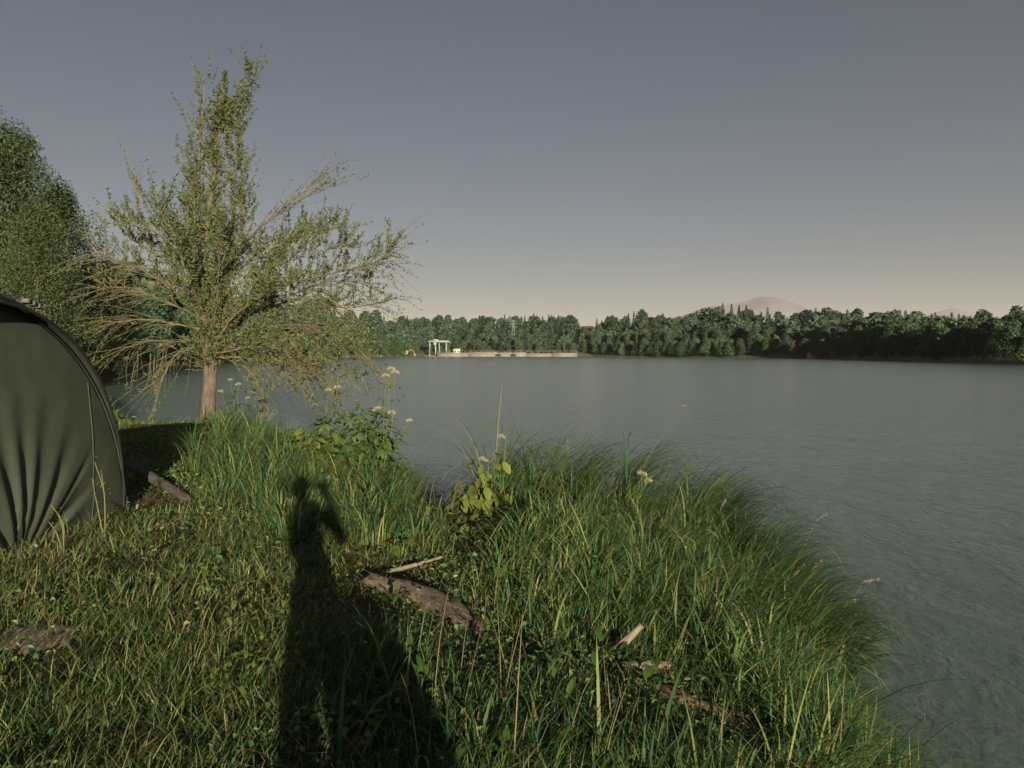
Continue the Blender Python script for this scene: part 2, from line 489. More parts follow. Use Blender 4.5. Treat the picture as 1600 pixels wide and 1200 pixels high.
mountain("mountain", [(1010, 530), (1050, 500), (1075, 488), (1100, 479), (1130, 476), (1160, 471), (1180, 464), (1192, 462), (1205, 464), (1230, 470), (1255, 480), (1290, 492), (1340, 515)], 14000, 2600, "pale mountain with a rounded summit fading into haze")
mountain("mountain", [(1400, 520), (1440, 495), (1465, 486), (1485, 481), (1500, 483), (1520, 490), (1560, 510)], 16000, 2600, "small blue grey mountain top far over the right wood")

# ------------------------------------------------------------------ far woods
def deciduous(seed, h=15.0, n=2200, q=0.62, base=(0.045, 0.075, 0.022), lean=False):
    r = np.random.default_rng(seed)
    nl = 11
    w = h * r.uniform(0.24, 0.30)
    lob = []
    for k in range(nl):
        t = (k + 0.5) / nl
        z = h * (0.14 + 0.80 * t)
        prof = math.sin(math.pi * (0.18 + 0.80 * t) ** 0.9)
        a = r.uniform(0, 6.28); d = w * prof * r.uniform(0.2, 0.62)
        lob.append((d * math.cos(a), d * math.sin(a), z, w * (0.40 + 0.32 * prof) * r.uniform(0.8, 1.15)))
    lob = np.array(lob)
    k = r.integers(0, nl, n)
    dn = unit(r.normal(size=(n, 3))); dn[:, 2] = np.where(dn[:, 2] < -0.5, -dn[:, 2], dn[:, 2])
    rad = lob[k, 3] * r.uniform(0.75, 1.08, n)
    P = lob[k, :3] + dn * rad[:, None] * np.array([1, 1, 1.1])
    P[:, 2] = np.maximum(P[:, 2], 0.4)
    D = unit(r.normal(size=(n, 3)) + np.array([0, 0, -0.3]))
    Nn = unit(dn + 0.55 * r.normal(size=(n, 3)))
    D = unit(D - (D * Nn).sum(1)[:, None] * Nn)
    L = q * r.uniform(0.6, 1.5, n)
    V, F = flakes(P, D, Nn, L, L * .8) if lean else leaves(P, D, Nn, L, L * 0.75, 0.1, 0.15)
    c = np.array(base) * (r.uniform(0.7, 1.35, n)[:, None]) * (1 + 0.25 * (lob[k, 3] * 7.7 % 1 - 0.5))[:, None]
    c = c * np.array([1, 1, 1]) + r.uniform(0, 0.012, n)[:, None] * np.array([1, 0.7, 0])
    tv, tf = tube([(0, 0, -1), (0, 0, h * .3), (w * .1, 0, h * .75)], [h * .018, h * .014, h * .006], 5)
    V2 = np.concatenate([V, tv]); C = np.concatenate([np.repeat(c, 4 if lean else 6, 0), np.tile((0.07, 0.055, 0.04), (len(tv), 1))])
    return V2, [F, tf + len(V)], C

def conifer(seed, h=17.0, n=1500, base=(0.032, 0.058, 0.036), lean=False):
    r = np.random.default_rng(seed)
    t = r.uniform(0, 1, n) ** 0.75
    a = r.uniform(0, 6.28, n)
    tier = 0.75 + 0.25 * np.cos(t * 60 + a * 0.6)
    rad = h * 0.155 * (1.02 - t) * tier * r.uniform(0.35, 1.0, n) ** 0.6
    P = np.stack([rad * np.cos(a), rad * np.sin(a), h * (0.08 + 0.92 * t) - rad * 0.35], 1)
    out = np.stack([np.cos(a), np.sin(a), -0.35 + 0 * a], 1)
    D = unit(out + 0.35 * r.normal(size=(n, 3)))
    Nn = unit(np.stack([np.cos(a) * .7, np.sin(a) * .7, 0.6 + 0 * a], 1) + 0.4 * r.normal(size=(n, 3)))
    L = h * 0.052 * r.uniform(0.5, 1.3, n) * (1.25 - 0.7 * t)
    V, F = flakes(P, D, Nn, L, L * .55) if lean else leaves(P, D, Nn, L, L * 0.5, 0.1, 0.3)
    c = np.array(base) * r.uniform(0.6, 1.5, n)[:, None]
    tv, tf = tube([(0, 0, -1), (0, 0, h * .5), (0, 0, h)], [h * .014, h * .01, 0.03], 5)
    return np.concatenate([V, tv]), [F, tf + len(V)], np.concatenate([np.repeat(c, 4 if lean else 6, 0), np.tile((0.07, 0.05, 0.04), (len(tv), 1))])

def poly(V, F, C, mat, name):
    return mesh_from(name, V, F, [mat], C)
DEC = [poly(*deciduous(20 + k, 15, 2300, 0.60, b), M_far, "broadleaf_tree") for k, b in enumerate([(0.058,0.106,0.056),(0.056,0.108,0.056),(0.076,0.120,0.054),(0.060,0.112,0.062),(0.076,0.118,0.052)])]
CON = [poly(*conifer(40 + k, 17, 1700), M_far, "spruce_tree") for k in range(3)]
MASS = [deciduous(60 + k, 15, 560, 1.12, b, True) for k, b in enumerate([(0.062,0.110,0.066),(0.072,0.110,0.068),(0.058,0.104,0.068)])] + [conifer(70 + k, 17, 560, lean=True) for k in range(3)]

mv, mf4, mc, moff = [], [], [], 0
def far_tree(px, t, individual, kindprob, hs_, r, group, lab):
    """one tree of the far woods at direction px, fraction t from shore to ridge"""
    global moff
    px = float(px); Y = float(shore_y(px) + t * (ridge_y(px) - shore_y(px)))
    z = float(hill_z(np.array(px), np.array(Y))); x = xof(px, Y)
    con = r.random() < kindprob
    H = float(tree_h(px)) * hs_ * r.uniform(0.8, 1.12)
    if individual:
        me = CON[r.integers(3)] if con else DEC[r.integers(5)]
        s = H / (17 if con else 15)
        o = link("spruce_tree" if con else "broadleaf_tree", me, None, (x, Y, z - 0.3), lab[1] if con else lab[0], "tree", group)
        sx = s * r.uniform(1.05, 1.5)
        o.scale = (sx, sx, s); o.rotation_euler = (0, 0, r.uniform(0, 6.28))
    else:
        V, F, C = MASS[3 + r.integers(3)] if con else MASS[r.integers(3)]
        s = H / (17 if con else 15); sx = s * r.uniform(1.05, 1.5); a = r.uniform(0, 6.28)
        q = V * np.array([sx, sx, s]); ca, sa = math.cos(a), math.sin(a)
        q = np.stack([q[:, 0] * ca - q[:, 1] * sa + x, q[:, 0] * sa + q[:, 1] * ca + Y, q[:, 2] + z - 0.3], 1)
        mv.append(q); mf4.extend(f + moff for f in F); mc.append(C * r.uniform(0.7, 1.3) * np.array([r.uniform(.9, 1.25), 1, r.uniform(.9, 1.1)])); moff += len(V)

r_ = np.random.default_rng(99)
LR = ("leafy green tree in the shoreline row right of the dam", "dark pointed spruce in the shoreline wood right of the dam")
def strip(p0, p1, step_m, t, indiv, kp, hs_, group, lab, skip=None):
    px = p0
    while px < p1:
        Y = float(shore_y(px))
        if not (skip and skip(px)):
            far_tree(px + r_.uniform(-.3, .3) * step_m / Y * FPX, np.clip(t + r_.uniform(-.05, .05), 0.015, 1), indiv, kp, hs_, r_, group, lab)
        px += step_m * r_.uniform(0.7, 1.3) / Y * FPX
g = "trees of the wood across the lake right of the dam"
for p0, p1, where in ((934, 1110, "just right of the dam"), (1110, 1290, "below the mountain"), (1290, 1480, "right of the sandy slide"), (1480, 1680, "at the photo's right edge")):
    strip(p0, p1, 4.2, 0.04, True, 0.02, 0.62, "waterside trees " + where, ("low leafy waterside tree on the far shore " + where, "low dark spruce by the water on the far shore " + where))
    strip(p0, p1, 4.6, 0.16, True, 0.08, 0.85, "second row trees " + where, ("taller leafy tree behind the waterside row " + where, "dark pointed spruce behind the waterside row " + where))
for t, kp, h_ in [(0.3, .15, .9), (.45, .25, 1), (.6, .35, 1), (.75, .4, 1), (.88, .45, 1), (1.0, .5, 1.05)]:
    strip(940, 1670, 4.6, t, False, kp, h_, None, LR)
g = "trees across the water beyond the willow"
LL = ("leafy green tree on the shore behind the willow", "dark spruce on the shore behind the willow")
strip(90, 640, 4.0, 0.04, True, 0.05, 0.8, g, LL)
for t, kp, h_ in [(0.2, .1, 1), (.4, .2, 1), (.6, .3, 1), (.8, .4, 1), (1.0, .4, 1)]:
    strip(-100, 650, 6.0, t, False, kp, h_, None, LL)
g = "trees on the slope behind the dam"
LD = ("small leafy tree at the foot of the slope behind the dam", "small spruce at the foot of the slope behind the dam")
strip(640, 935, 6.5, 0.07, True, 0.1, 0.5, g, LD)
gap = lambda px: 899 < px < 933
for t, kp, h_ in [(0.16, .1, .6), (.27, .2, .75), (.4, .3, .8), (.52, .4, .9), (.64, .45, .95), (.76, .5, 1), (.88, .5, .98), (.95, .4, .93), (1.0, .5, 1.0)]:
    strip(640, 935, 4.8, t, False, kp, h_, None, LD, gap if t > .45 else None)
link("forest", mesh_from("forest", np.concatenate(mv), mf4, [M_mass], np.concatenate(mc)),
     label="dense mixed wood covering the far hills", cat="forest", kind="stuff")
far_tree(939.5, 0.98, True, 0.0, 0.75, r_, None, ("lone round tree on the hilltop beside the open field", ""))

# ------------------------------------------------------------------ dam, crane and machines on the far shore
M_conc = mat_plain("dam_concrete", (0.165, 0.142, 0.112), 0.9, (0.24, 0.205, 0.165), 0.25, detail=8)
M_dconc = mat_plain("greyer_concrete", (0.16, 0.14, 0.12), 0.9, (0.24, 0.21, 0.18), 0.3)  # slightly greyer tone for one wall section
M_crane = mat_plain("crane_paint", (0.25, 0.28, 0.215), 0.6, (0.33, 0.36, 0.28), 0.5)
M_yellow = mat_plain("yellow_paint", (0.30, 0.235, 0.07), 0.6, (0.38, 0.30, 0.10), 0.6)
M_hut = mat_plain("hut_cladding", (0.42, 0.52, 0.44), 0.7, (0.52, 0.62, 0.53), 0.6)
M_dark = mat_plain("dark_opening", (0.02, 0.02, 0.02), 0.8)
M_steel = mat_plain("galvanised_steel", (0.26, 0.26, 0.25), 0.6, (0.34, 0.34, 0.33), 0.8)
DY = 516.0
def bpart(name, parent, mat, *boxes, smooth=False):
    m = MB()
    for lo, hi in boxes: m.box(lo, hi)
    return link(name, m.mesh(name, mat), parent)
dam = link("dam", None, None, (0, DY, 0), "long pale concrete dam wall along the far end of the lake", "dam")
xw = [xof(p, DY) for p in (683, 731, 777, 800, 822, 862, 902)]
tops = [2.2, 2.6, 2.45, 2.45, 2.4, 2.1]
for k in range(6):
    bpart("wall_section", dam, M_conc if k != 4 else M_dconc, ((xw[k] + .06, -0.3 if k % 2 else 0, -2), (xw[k + 1] - .06, 3.5, tops[k] - (.6 if k == 4 else 0))))
    bpart("coping", dam, M_conc, ((xw[k] + .06, -0.6, tops[k] + .004 - (.6 if k == 4 else 0)), (xw[k + 1] - .06, 3.8, tops[k] + .4 - (.6 if k == 4 else 0))))
for p in (778, 802):
    bpart("sluice_opening", dam, M_dark, ((xof(p, DY) - 1.6, -1.0, 0.4), (xof(p, DY) + 1.8, 0.2, 1.5)))
for k in range(26):
    x = xw[0] + (xw[-1] - xw[0]) * k / 25
    bpart("railing_post", dam, M_steel, ((x - .06, 3.0, 2.0), (x + .06, 3.1, 3.7)))
bpart("railing_bar", dam, M_steel, ((xw[0], 3.02, 3.7), (xw[-1], 3.08, 3.8)))

cr = link("gantry_crane", None, None, (xof(683, DY), DY + 8, 1.0), "pale green gantry crane standing on the dam's left end", "crane")
def px2(dx): return dx * DY / FPX
for x0, y0 in ((-5.6, -1.6), (-5.6, 2.2), (5.4, -1.6), (5.4, 2.2)):
    m = MB(); m.tube([(x0 * 1.02, y0 * 1.3, 0), (x0, y0, 8.6)], [0.24, 0.30], 4); link("leg", m.mesh("leg", M_crane), cr)
for y0 in (-1.6, 2.2):
    bpart("girder", cr, M_crane, ((-6.6, y0 - .35, 8.6), (7.2, y0 + .35, 9.7)))
for x0 in (-5.6, 5.4):
    bpart("end_beam", cr, M_crane, ((x0 - .4, -2.4, -0.4), (x0 + .4, 3.2, 0.5)))
bpart("trolley", cr, M_crane, ((-3.2, -2.1, 9.72), (0.2, 2.7, 10.6)))
bpart("cab", cr, M_crane, ((-3.0, -1.4, 6.6), (-1.2, 0.6, 8.55)))
bpart("ladder_tower", cr, M_crane, ((-2.3, 1.0, 0), (-1.4, 1.6, 8.5)), ((0.3, 1.0, 0), (0.9, 1.6, 8.5)))
m = MB(); m.tube([(7.2, .3, 9.2), (8.0, .3, 8.9), (8.2, .3, 7.8)], [.3, .28, .2], 6); link("cable_arm", m.mesh("cable_arm", M_crane), cr)
bpart("platform", cr, M_conc, ((-9, -3.2, -3), (9, 4.2, -0.42)))

hut = link("control_hut", None, None, (xof(713, DY), DY + 6, 2.2), "small pale green hut on the dam just right of the crane", "hut")
bpart("wall", hut, M_hut, ((-2.2, -1.5, -2.5), (2.2, 1.5, 2.4)))
m = MB(); m.add([(-2.6,-1.9,2.41),(2.6,-1.9,2.41),(2.6,1.9,2.41),(-2.6,1.9,2.41),(-2.6,0,3.3),(2.6,0,3.3)], [np.array([(0,1,5,4),(2,3,4,5)]), np.array([(0,4,3),(1,2,5)])]); link("roof", m.mesh("roof", M_hut), hut)
for x0 in (-1.4, 0.5):
    w_ = bpart("window", hut, M_dark, ((x0, -1.56, 0.6), (x0 + .9, -1.48, 1.6)))

ex = link("excavator", None, None, (xof(634, 500), 500, 1.0), "yellow excavator on the far shore left of the crane", "excavator")
bpart("track", ex, M_dark, ((-2.2, -1.6, -0.6), (2.0, -0.9, 0.35)))
bpart("track", ex, M_dark, ((-2.2, 0.9, -0.6), (2.0, 1.6, 0.35)))
bpart("body", ex, M_yellow, ((-2.6, -1.3, 0.5), (1.4, 1.3, 1.7)))
bpart("cab", ex, M_yellow, ((0.1, -1.28, 1.71), (1.5, 0.1, 3.0)))
m = MB(); m.tube([(1.2, .4, 1.5), (3.2, .4, 3.6), (5.0, .4, 2.6)], [.34, .36, .26], 4); link("boom", m.mesh("boom", M_yellow), ex)
m = MB(); m.tube([(5.0, .4, 2.7), (5.9, .4, 0.6)], [.24, .2], 4); m.box((5.3, -.2, -.3), (6.5, 1.0, .5)); link("bucket_arm", m.mesh("bucket_arm", M_yellow), ex)

def pylon(px, ybase, ytop, Y, label, w0):
    b_ = at(px, ybase, Y); tz = at(px, ytop, Y).z; H = tz - b_.z
    o = link("power_pylon", None, None, b_, label, "pylon")
    m = MB()
    W = lambda z: w0 * (1 - 0.85 * z / H)
    for sx in (-1, 1):
        for sy in (-1, 1):
            m.tube([(sx * W(0), sy * W(0), 0), (sx * W(H), sy * W(H), H)], [.16, .10], 4)
    n = 8
    for k in range(n):
        z0, z1 = H * k / n, H * (k + 1) / n
        for sy in (-1, 1):
            m.tube([(-W(z0), sy * W(z0), z0), (W(z1), sy * W(z1), z1)], .08, 3); m.tube([(W(z0), sy * W(z0), z0), (-W(z1), sy * W(z1), z1)], .08, 3)
    link("lattice_mast", m.mesh("lattice_mast", M_steel), o)
    for k, L in ((.72, 3.4), (.84, 4.2), (.94, 3.0)):
        m = MB(); m.tube([(-L, 0, H * k), (0, 0, H * k + .5), (L, 0, H * k)], [.08, .2, .08], 4); link("cross_arm", m.mesh("cross_arm", M_steel), o)
    return o
pylon(802, 540, 500, 578, "pale lattice power pylon standing in front of the wood behind the dam", 1.7)
pl = link("utility_pole", None, None, at(919, 509, 700), "thin utility pole on the hilltop field gap", "pole")
m = MB(); m.tube([(0, 0, -2), (0, 0, 8.5)], [.2, .14], 6); link("shaft", m.mesh("shaft", M_steel), pl)
m = MB(); m.tube([(-1.4, 0, 7.6), (1.4, 0, 7.6)], .1, 4); link("cross_arm", m.mesh("cross_arm", M_steel), pl)

# sandy slide in the right wood's bank
M_sand = mat_plain("sand_bank", (0.34, 0.26, 0.17), 0.95, (0.44, 0.34, 0.23), 0.6)
sb = np.array([(u, v) for u in np.linspace(0, 1, 12) for v in np.linspace(0, 1, 8)])
sbx, sbv = sb[:, 0] * 2 - 1, sb[:, 1]
V = .7 * np.stack([sbx * 2.6 * (1.1 - .6 * sbv) + .3 * rng.normal(size=96), 3.0 * sbv - 0.6 * (1 - sbx**2), 4.2 * sbv * (1 - .3 * sbx**2) - .2], 1)
F = np.array([(i * 8 + j, (i + 1) * 8 + j, (i + 1) * 8 + j + 1, i * 8 + j + 1) for i in range(11) for j in range(7)])
Ys = float(shore_y(1266)); 
link("sand_slope", mesh_from("sand_slope", V, [F], [M_sand], smooth=True), None, (xof(1266, Ys - 4), Ys - 4, 0), "small bare sandy slide at the foot of the right wood", kind="structure")

# ------------------------------------------------------------------ tall trees on the left bank
def big_tree(seed, H, W, n, name):
    r = np.random.default_rng(seed)
    tm = MB()
    tm.tube(resample([(0,0,-.6),(0.2,0,H*.2),(0.1,.2,H*.5),(0.3,0,H*.9)], 12), np.linspace(H*.022, .05, 12), 8, noise=.08)
    nl = 34
    lob = []
    for k in range(nl):
        t = (k + .5) / nl
        z = H * (0.08 + 0.89 * t); prof = math.sin(math.pi * (0.2 + 0.79 * t) ** .8)
        a = k * 2.4 + r.uniform(-.5, .5); d = W * prof * r.uniform(.35, .95)
        p = (d * math.cos(a), d * math.sin(a), z)
        lob.append((*p, W * (.22 + .22 * prof) * r.uniform(.75, 1.2)))
        tm.tube(resample([(0.15, 0, max(.3, z - d * .9)), (p[0] * .5, p[1] * .5, z - d * .25), p], 6), np.linspace(.14, .03, 6), 5, cap=False)
    lob = np.array(lob)
    k = r.integers(0, nl, n)
    dn = unit(r.normal(size=(n, 3)))
    P = lob[k, :3] + dn * (lob[k, 3] * r.uniform(.3, 1.12, n) ** .6)[:, None] * np.array([1, 1, 1.25])
    P[:, 2] = np.maximum(P[:, 2], .3)
    Nn = unit(dn + .7 * r.normal(size=(n, 3)))
    D = unit(r.normal(size=(n, 3)) + np.array([0.15, 0, 0.45])); D = unit(D - (D * Nn).sum(1)[:, None] * Nn * .8)
    L = r.uniform(.13, .29, n)
    V, F = leaves(P, D, Nn, L, L * .38, .15, .2)
    tone = (0.8 + .45 * ((lob[:, 3] * 13.7) % 1))[k]
    c = np.array((0.074, 0.102, 0.038)) * (r.uniform(.65, 1.35, n) * tone)[:, None]
    tr = link(name, None)
    link("trunk", tm.mesh("trunk", M_bark, True), tr)
    link("crown", mesh_from("crown", V, [F], [M_willow], np.repeat(c, 6, 0)), tr)
    return tr
bt = [big_tree(3, 20, 5.6, 30000, "tall_tree"), big_tree(5, 15, 4.8, 24000, "tall_tree")]
spots = [(0, -70, 58, 1.15, "tallest leafy tree at the left edge above the tent"), (1, 30, 60, 1.2, "leafy tree above the tent beside the tallest one"),
         (1, 100, 66, 1.02, "leaning leafy tree nearest the willow in the left bank row"), (0, -190, 64, 1.15, "leafy tree beyond the left edge of the bank row"),
         (1, 62, 52, 0.75, "low bushy tree right behind the tent top"), (1, 170, 88, 0.85, "small leafy tree at the water's end of the left bank row")]
used = set()
for k, px, Y, s, lab in spots:
    o = bt[k] if k not in used else copy_tree(bt[k]); used.add(k)
    x = xof(px, Y)
    o.location = (x, Y, float(gz(np.array([x]), np.array([Y]))[0])); o.scale = (s, s, s); o.rotation_euler = (0, R(4 if px == 105 else 0), px * .37)
    o["label"] = lab; o["category"] = "tree"; o["group"] = "tall trees along the left bank"

# ------------------------------------------------------------------ the willow
WY = 19.8
wb = at(323, 660, WY); wb.z = float(gz(np.array([wb.x]), np.array([WY]))[0])
willow = link("willow_tree", None, None, wb, "shaggy willow with bare trunk and wide feathery limbs at the water's edge", "tree")
def wpt(px, py, dy=0.0): return at(px, py, WY + dy) * 1.0 - wb
trunk_px = [(322,668),(324,640),(327,600),(328,565),(325,540),(318,510),(316,470),(318,400),(326,330),(338,250),(346,175),(350,108)]
tpts = np.array([tuple(wpt(*p)) for p in trunk_px]); tpts[0, 2] = -0.35
trad = np.array([.29,.20,.172,.185,.17,.105,.09,.072,.055,.04,.026,.010])
u = np.linspace(0, 11, 60)
tp = resample(tpts, 60); tr_ = np.interp(u, np.arange(12), trad)
tv, tf = tube(tp, tr_, 18)
c_ = np.repeat(tp, 18, 0); th = np.tile(np.arange(18), 60)
flute = 1 + 0.10 * np.sin(th * 1.4 + 1) + 0.07 * np.sin(th * 3.1) + 0.05 * (rng.random(len(th)) - .5)
wt = link("trunk", mesh_from("trunk", c_ + (tv - c_) * flute[:, None], [tf], [M_bark], smooth=True), willow)

limbs = [  # (pixel path, depth at the tip, start radius, kind)
 ([(317,478),(285,455),(245,432),(200,412),(150,398)], -.6, .06, 'L'), ([(317,500),(280,480),(230,458),(190,450),(150,452)], .8, .05, 'L'),
 ([(318,515),(270,505),(225,500),(185,508)], -.9, .045, 'D'), ([(322,532),(280,530),(240,528),(195,540)], .5, .04, 'D'),
 ([(316,430),(290,390),(250,345),(222,305),(210,278)], .3, .04, 'B'), ([(318,410),(280,375),(235,355),(175,345)], -.5, .045, 'U'),
 ([(317,455),(285,425),(250,395),(205,370)], .9, .045, 'U'), ([(317,440),(295,400),(270,360),(255,325)], -1.1, .045, 'U'),
 ([(322,505),(378,463),(430,446),(486,433),(560,420),(630,405),(655,385)], -.4, .06, 'R'), ([(324,520),(400,488),(480,470),(560,482),(640,478)], .7, .055, 'R'),
 ([(328,545),(400,515),(480,508),(560,528),(615,560)], -.8, .05, 'R'), ([(333,558),(390,560),(440,580),(475,612)], -.6, .045, 'R'),
 ([(332,550),(370,543),(430,556),(500,586),(545,625)], .5, .045, 'R'), ([(322,440),(370,400),(420,350),(470,310),(530,262)], .4, .03, 'B'),
 ([(322,425),(380,372),(440,322),(515,288)], -.5, .028, 'B'), ([(322,455),(365,425),(420,385),(470,372),(545,350)], .8, .04, 'U'),
 ([(324,480),(370,445),(430,415),(500,395),(560,380)], -1.0, .045, 'U'), ([(328,520),(390,490),(450,460),(520,440),(600,440)], 1.3, .04, 'R'),
 ([(330,540),(350,480),(370,420),(385,340),(380,265)], -.5, .06, 'U'), ([(325,500),(350,430),(362,330),(366,230),(371,165)], .3, .05, 'U'),
 ([(318,440),(305,360),(310,280),(318,210),(321,140)], -.3, .045, 'U'), ([(320,420),(300,380),(296,320),(302,255)], .6, .04, 'U'),
 ([(324,340),(335,280),(345,200),(385,130),(398,110)], .2, .03, 'U'), ([(330,540),(380,500),(420,440),(430,400)], 1.5, .05, 'U'),
 ([(326,530),(340,470),(345,400),(350,330)], -1.6, .05, 'U'), ([(320,500),(300,450),(290,410),(280,385)], -1.8, .05, 'U'), ([(322,500),(340,450),(350,410),(345,370)], 1.9, .05, 'U'),
 ([(330,548),(360,500),(400,470),(430,455)], -1.8, .045, 'U'), ([(332,552),(400,540),(450,545),(500,570)], -1.9, .045, 'R'), ([(332,552),(410,530),(480,540),(580,590)], .9, .04, 'R'),
 ([(332,556),(380,575),(410,610),(420,645)], -.9, .03, 'R'), ([(325,540),(285,545),(262,565),(250,590)], -.5, .02, 'D'),
]
TW = MB(); LP, LD_, LL_, LC = [], [], [], []
def add_leaves(path, n, size=1.0, start=0.3):
    t = rng.uniform(start, 1.0, n) * (len(path) - 1.001)
    i = t.astype(int); f = (t - i)[:, None]
    p = path[i] * (1 - f) + path[i + 1] * f
    tang = unit(path[i + 1] - path[i])
    LP.append(p); LD_.append(unit(tang * .8 + .75 * rng.normal(size=(n, 3)) + np.array([.12, 0, .1]))); LL_.append(size * rng.uniform(.065, .12, n))
    dry = (rng.random(n) < .22)[:, None]
    c = np.array((.112, .144, .062)) * rng.uniform(.6, 1.4, n)[:, None]
    LC.append(np.where(dry, c * np.array([1.5, 1.15, .7]), c))
def twig(p0, d0, L, bend, leafn, rad=.0065, start=.25):
    n = 6; pts = [p0]; d = np.array(d0, float)
    for k in range(n):
        d = unit(d + bend / n + rng.normal(0, .10, 3)); pts.append(pts[-1] + d * L / n)
    pts = np.array(pts)
    TW.tube(pts, np.linspace(rad, .0025, n + 1), 3, cap=False)
    leafn = int(leafn * .85)
    if leafn: add_leaves(pts, leafn, 1.0, start)
    return pts
for path, dy, r0, kd in limbs:
    path = [(q[0] if q[0] < 480 else 480 + (q[0] - 480) * .74, q[1]) for q in path]
    m_ = len(path)
    P = resample([tuple(wpt(p[0], p[1], dy * k / (m_ - 1))) for k, p in enumerate(path)], 22)
    P = P + np.cumsum(rng.normal(0, .012, P.shape), 0)
    mm = MB(); mm.tube(P, np.linspace(r0 * .5, .006, 22), 7, noise=.06)
    link("limb", mm.mesh("limb", M_twig if r0 < .05 else M_bark, True), willow)
    Ltot = np.linalg.norm(np.diff(P, axis=0), axis=1).sum()
    nt_ = int({'U': 22, 'L': 20, 'R': 25, 'D': 13, 'B': 9}[kd] * Ltot)
    for k in range(nt_):
        t = rng.uniform(.12, 1.0) ** .85
        if path[-1][1] < 150 and t > .55 and rng.random() < .6: continue
        i = min(20, int(t * 21)); p = P[i] + (P[i + 1] - P[i]) * rng.random()
        tang = unit(P[i + 1] - P[i]); rnd = unit(rng.normal(size=3)); up = np.array([0, 0, 1.])
        if kd == 'U':
            twig(p, unit(.5 * tang + .5 * up + .75 * rnd), rng.uniform(.35, 1.0), up * .7, int(rng.uniform(16, 42)))
        elif kd == 'B':
            twig(p, unit(tang + .35 * rnd), rng.uniform(.6, 1.4), up * .1 + np.array([.3, 0, 0]), 3 if rng.random() < .8 else 14, .005)
        elif kd == 'D':
            twig(p, unit(tang + .5 * rnd + .1 * up), rng.uniform(.6, 1.7), np.array([-.2, 0, -.7]), int(rng.uniform(0, 10)), .006)
        elif kd == 'L':
            if rng.random() < .6: twig(p, unit(.4 * tang + .7 * up + .5 * rnd), rng.uniform(.4, 1.05), up * .4, int(rng.uniform(14, 34)))
            else: twig(p, unit(tang + .5 * rnd), rng.uniform(.8, 1.7), np.array([-.3, 0, -.6]), int(rng.uniform(0, 9)), .006)
        else:
            q = rng.random()
            if q < .5: twig(p, unit(.35 * tang + .6 * up + .6 * rnd), rng.uniform(.35, .95), up * .5, int(rng.uniform(12, 34)))
            elif q < .8: twig(p, unit(tang + .5 * rnd), rng.uniform(.7, 1.5), np.array([.2, 0, -.9]), int(rng.uniform(6, 20)), .006)
            else: twig(p, unit(tang + .4 * rnd), rng.uniform(.8, 1.6), np.array([.2, 0, -.1]), int(rng.uniform(0, 6)), .006)
# shoots along the upper leader and around the pollard head
for k in range(290):
    i = int(28 + 30 * rng.random() ** 1.5); p = tp[i]
    w_ = 1.0 - .75 * (i - 28) / 30
    twig(p, unit(np.array([rng.normal() * .8, rng.normal() * .8, .8])), rng.uniform(.45, 1.05) * w_ + .2, np.array([0.05, 0, .9]), int(rng.uniform(28, 58)))
for k in range(130):
    i = int(rng.uniform(14, 27)); a = rng.uniform(0, 6.28)
    twig(tp[i] + np.array([math.cos(a), math.sin(a), 0]) * .12, unit(np.array([math.cos(a), math.sin(a), rng.uniform(-.1, 1.2)])), rng.uniform(.3, .9), np.array([0, 0, .2]), int(rng.uniform(5, 22)))
for k in range(26):   # drooping leafy tips over the water left of the trunk
    p = np.array(tuple(wpt(rng.uniform(200, 300), rng.uniform(535, 565), rng.uniform(-1, 1))))
    twig(p, np.array([-.2, 0, -1.]), rng.uniform(.5, 1.2), np.array([0, 0, -.3]), int(rng.uniform(3, 9)), .005, .6)
P_ = np.concatenate(LP); D_ = np.concatenate(LD_); L_ = np.concatenate(LL_); C_ = np.concatenate(LC)
V, F = leaves(P_, D_, unit(rng.normal(size=P_.shape) + np.array([0, -.4, .5])), L_, L_ * .27, .15, .25)
link("crown", mesh_from("crown", V, [F], [M_willow], np.repeat(C_, 6, 0)), willow)
link("twigs", TW.mesh("twigs", M_twig), willow)["kind"] = "stuff"

# ------------------------------------------------------------------ tent
XF, YC, TA, TB = -4.05, 5.72, 2.33, 2.17
ZB = 0.93
M_canvas = mat_plain("olive_canvas", (0.058, 0.068, 0.046), 0.75, (0.078, 0.088, 0.060), 4.0, bump=.004, detail=10, spec=0.25)
M_canvasd = mat_plain("dark_olive_canvas", (0.040, 0.048, 0.034), 0.7, (0.055, 0.062, 0.044), 4.0, detail=8, spec=0.3)
M_black = mat_plain("black_webbing", (0.012, 0.013, 0.014), 0.6, (0.02, 0.02, 0.022), 20)
M_patch = mat_plain("grey_patch", (0.09, 0.09, 0.08), 0.8, (0.13, 0.13, 0.12), 20)
tent = link("tent", None, None, (XF, YC, ZB), "olive green dome fishing shelter cut off by the left edge", "tent")
# door panel
n1, n2 = 150, 110
s = np.linspace(-1, 1, n1); t = np.linspace(0, 1, n2)
S_, T_ = np.meshgrid(s, t, indexing='ij')
y = S_ * TA * .985; zt = TB * .985 * np.sqrt(np.maximum(0, 1 - S_**2)) ; z = zt * T_
yp, zp = 0.55, -0.05
rad = np.hypot(y - yp, z - zp); ang = np.arctan2(z - zp, y - yp)
amp = 0.024 * np.exp(-((rad - .55) / .62) ** 2) * sstep(.05, .3, rad)
wr = amp * (np.sin(ang * 19 + 1.2 * np.sin(ang * 4)) * .7 + .5 * np.sin(ang * 29 + 2) * np.exp(-rad))
wr += -0.035 * np.exp(-((ang - .66) / .035) ** 2) * np.exp(-((rad - .8) / .45) ** 2) - .03 * np.exp(-((ang - .45) / .04) ** 2) * np.exp(-((rad - .7) / .4) ** 2)
wr += .012 * (fbm(y * 2.2, z * 2.2, 4) - .5)
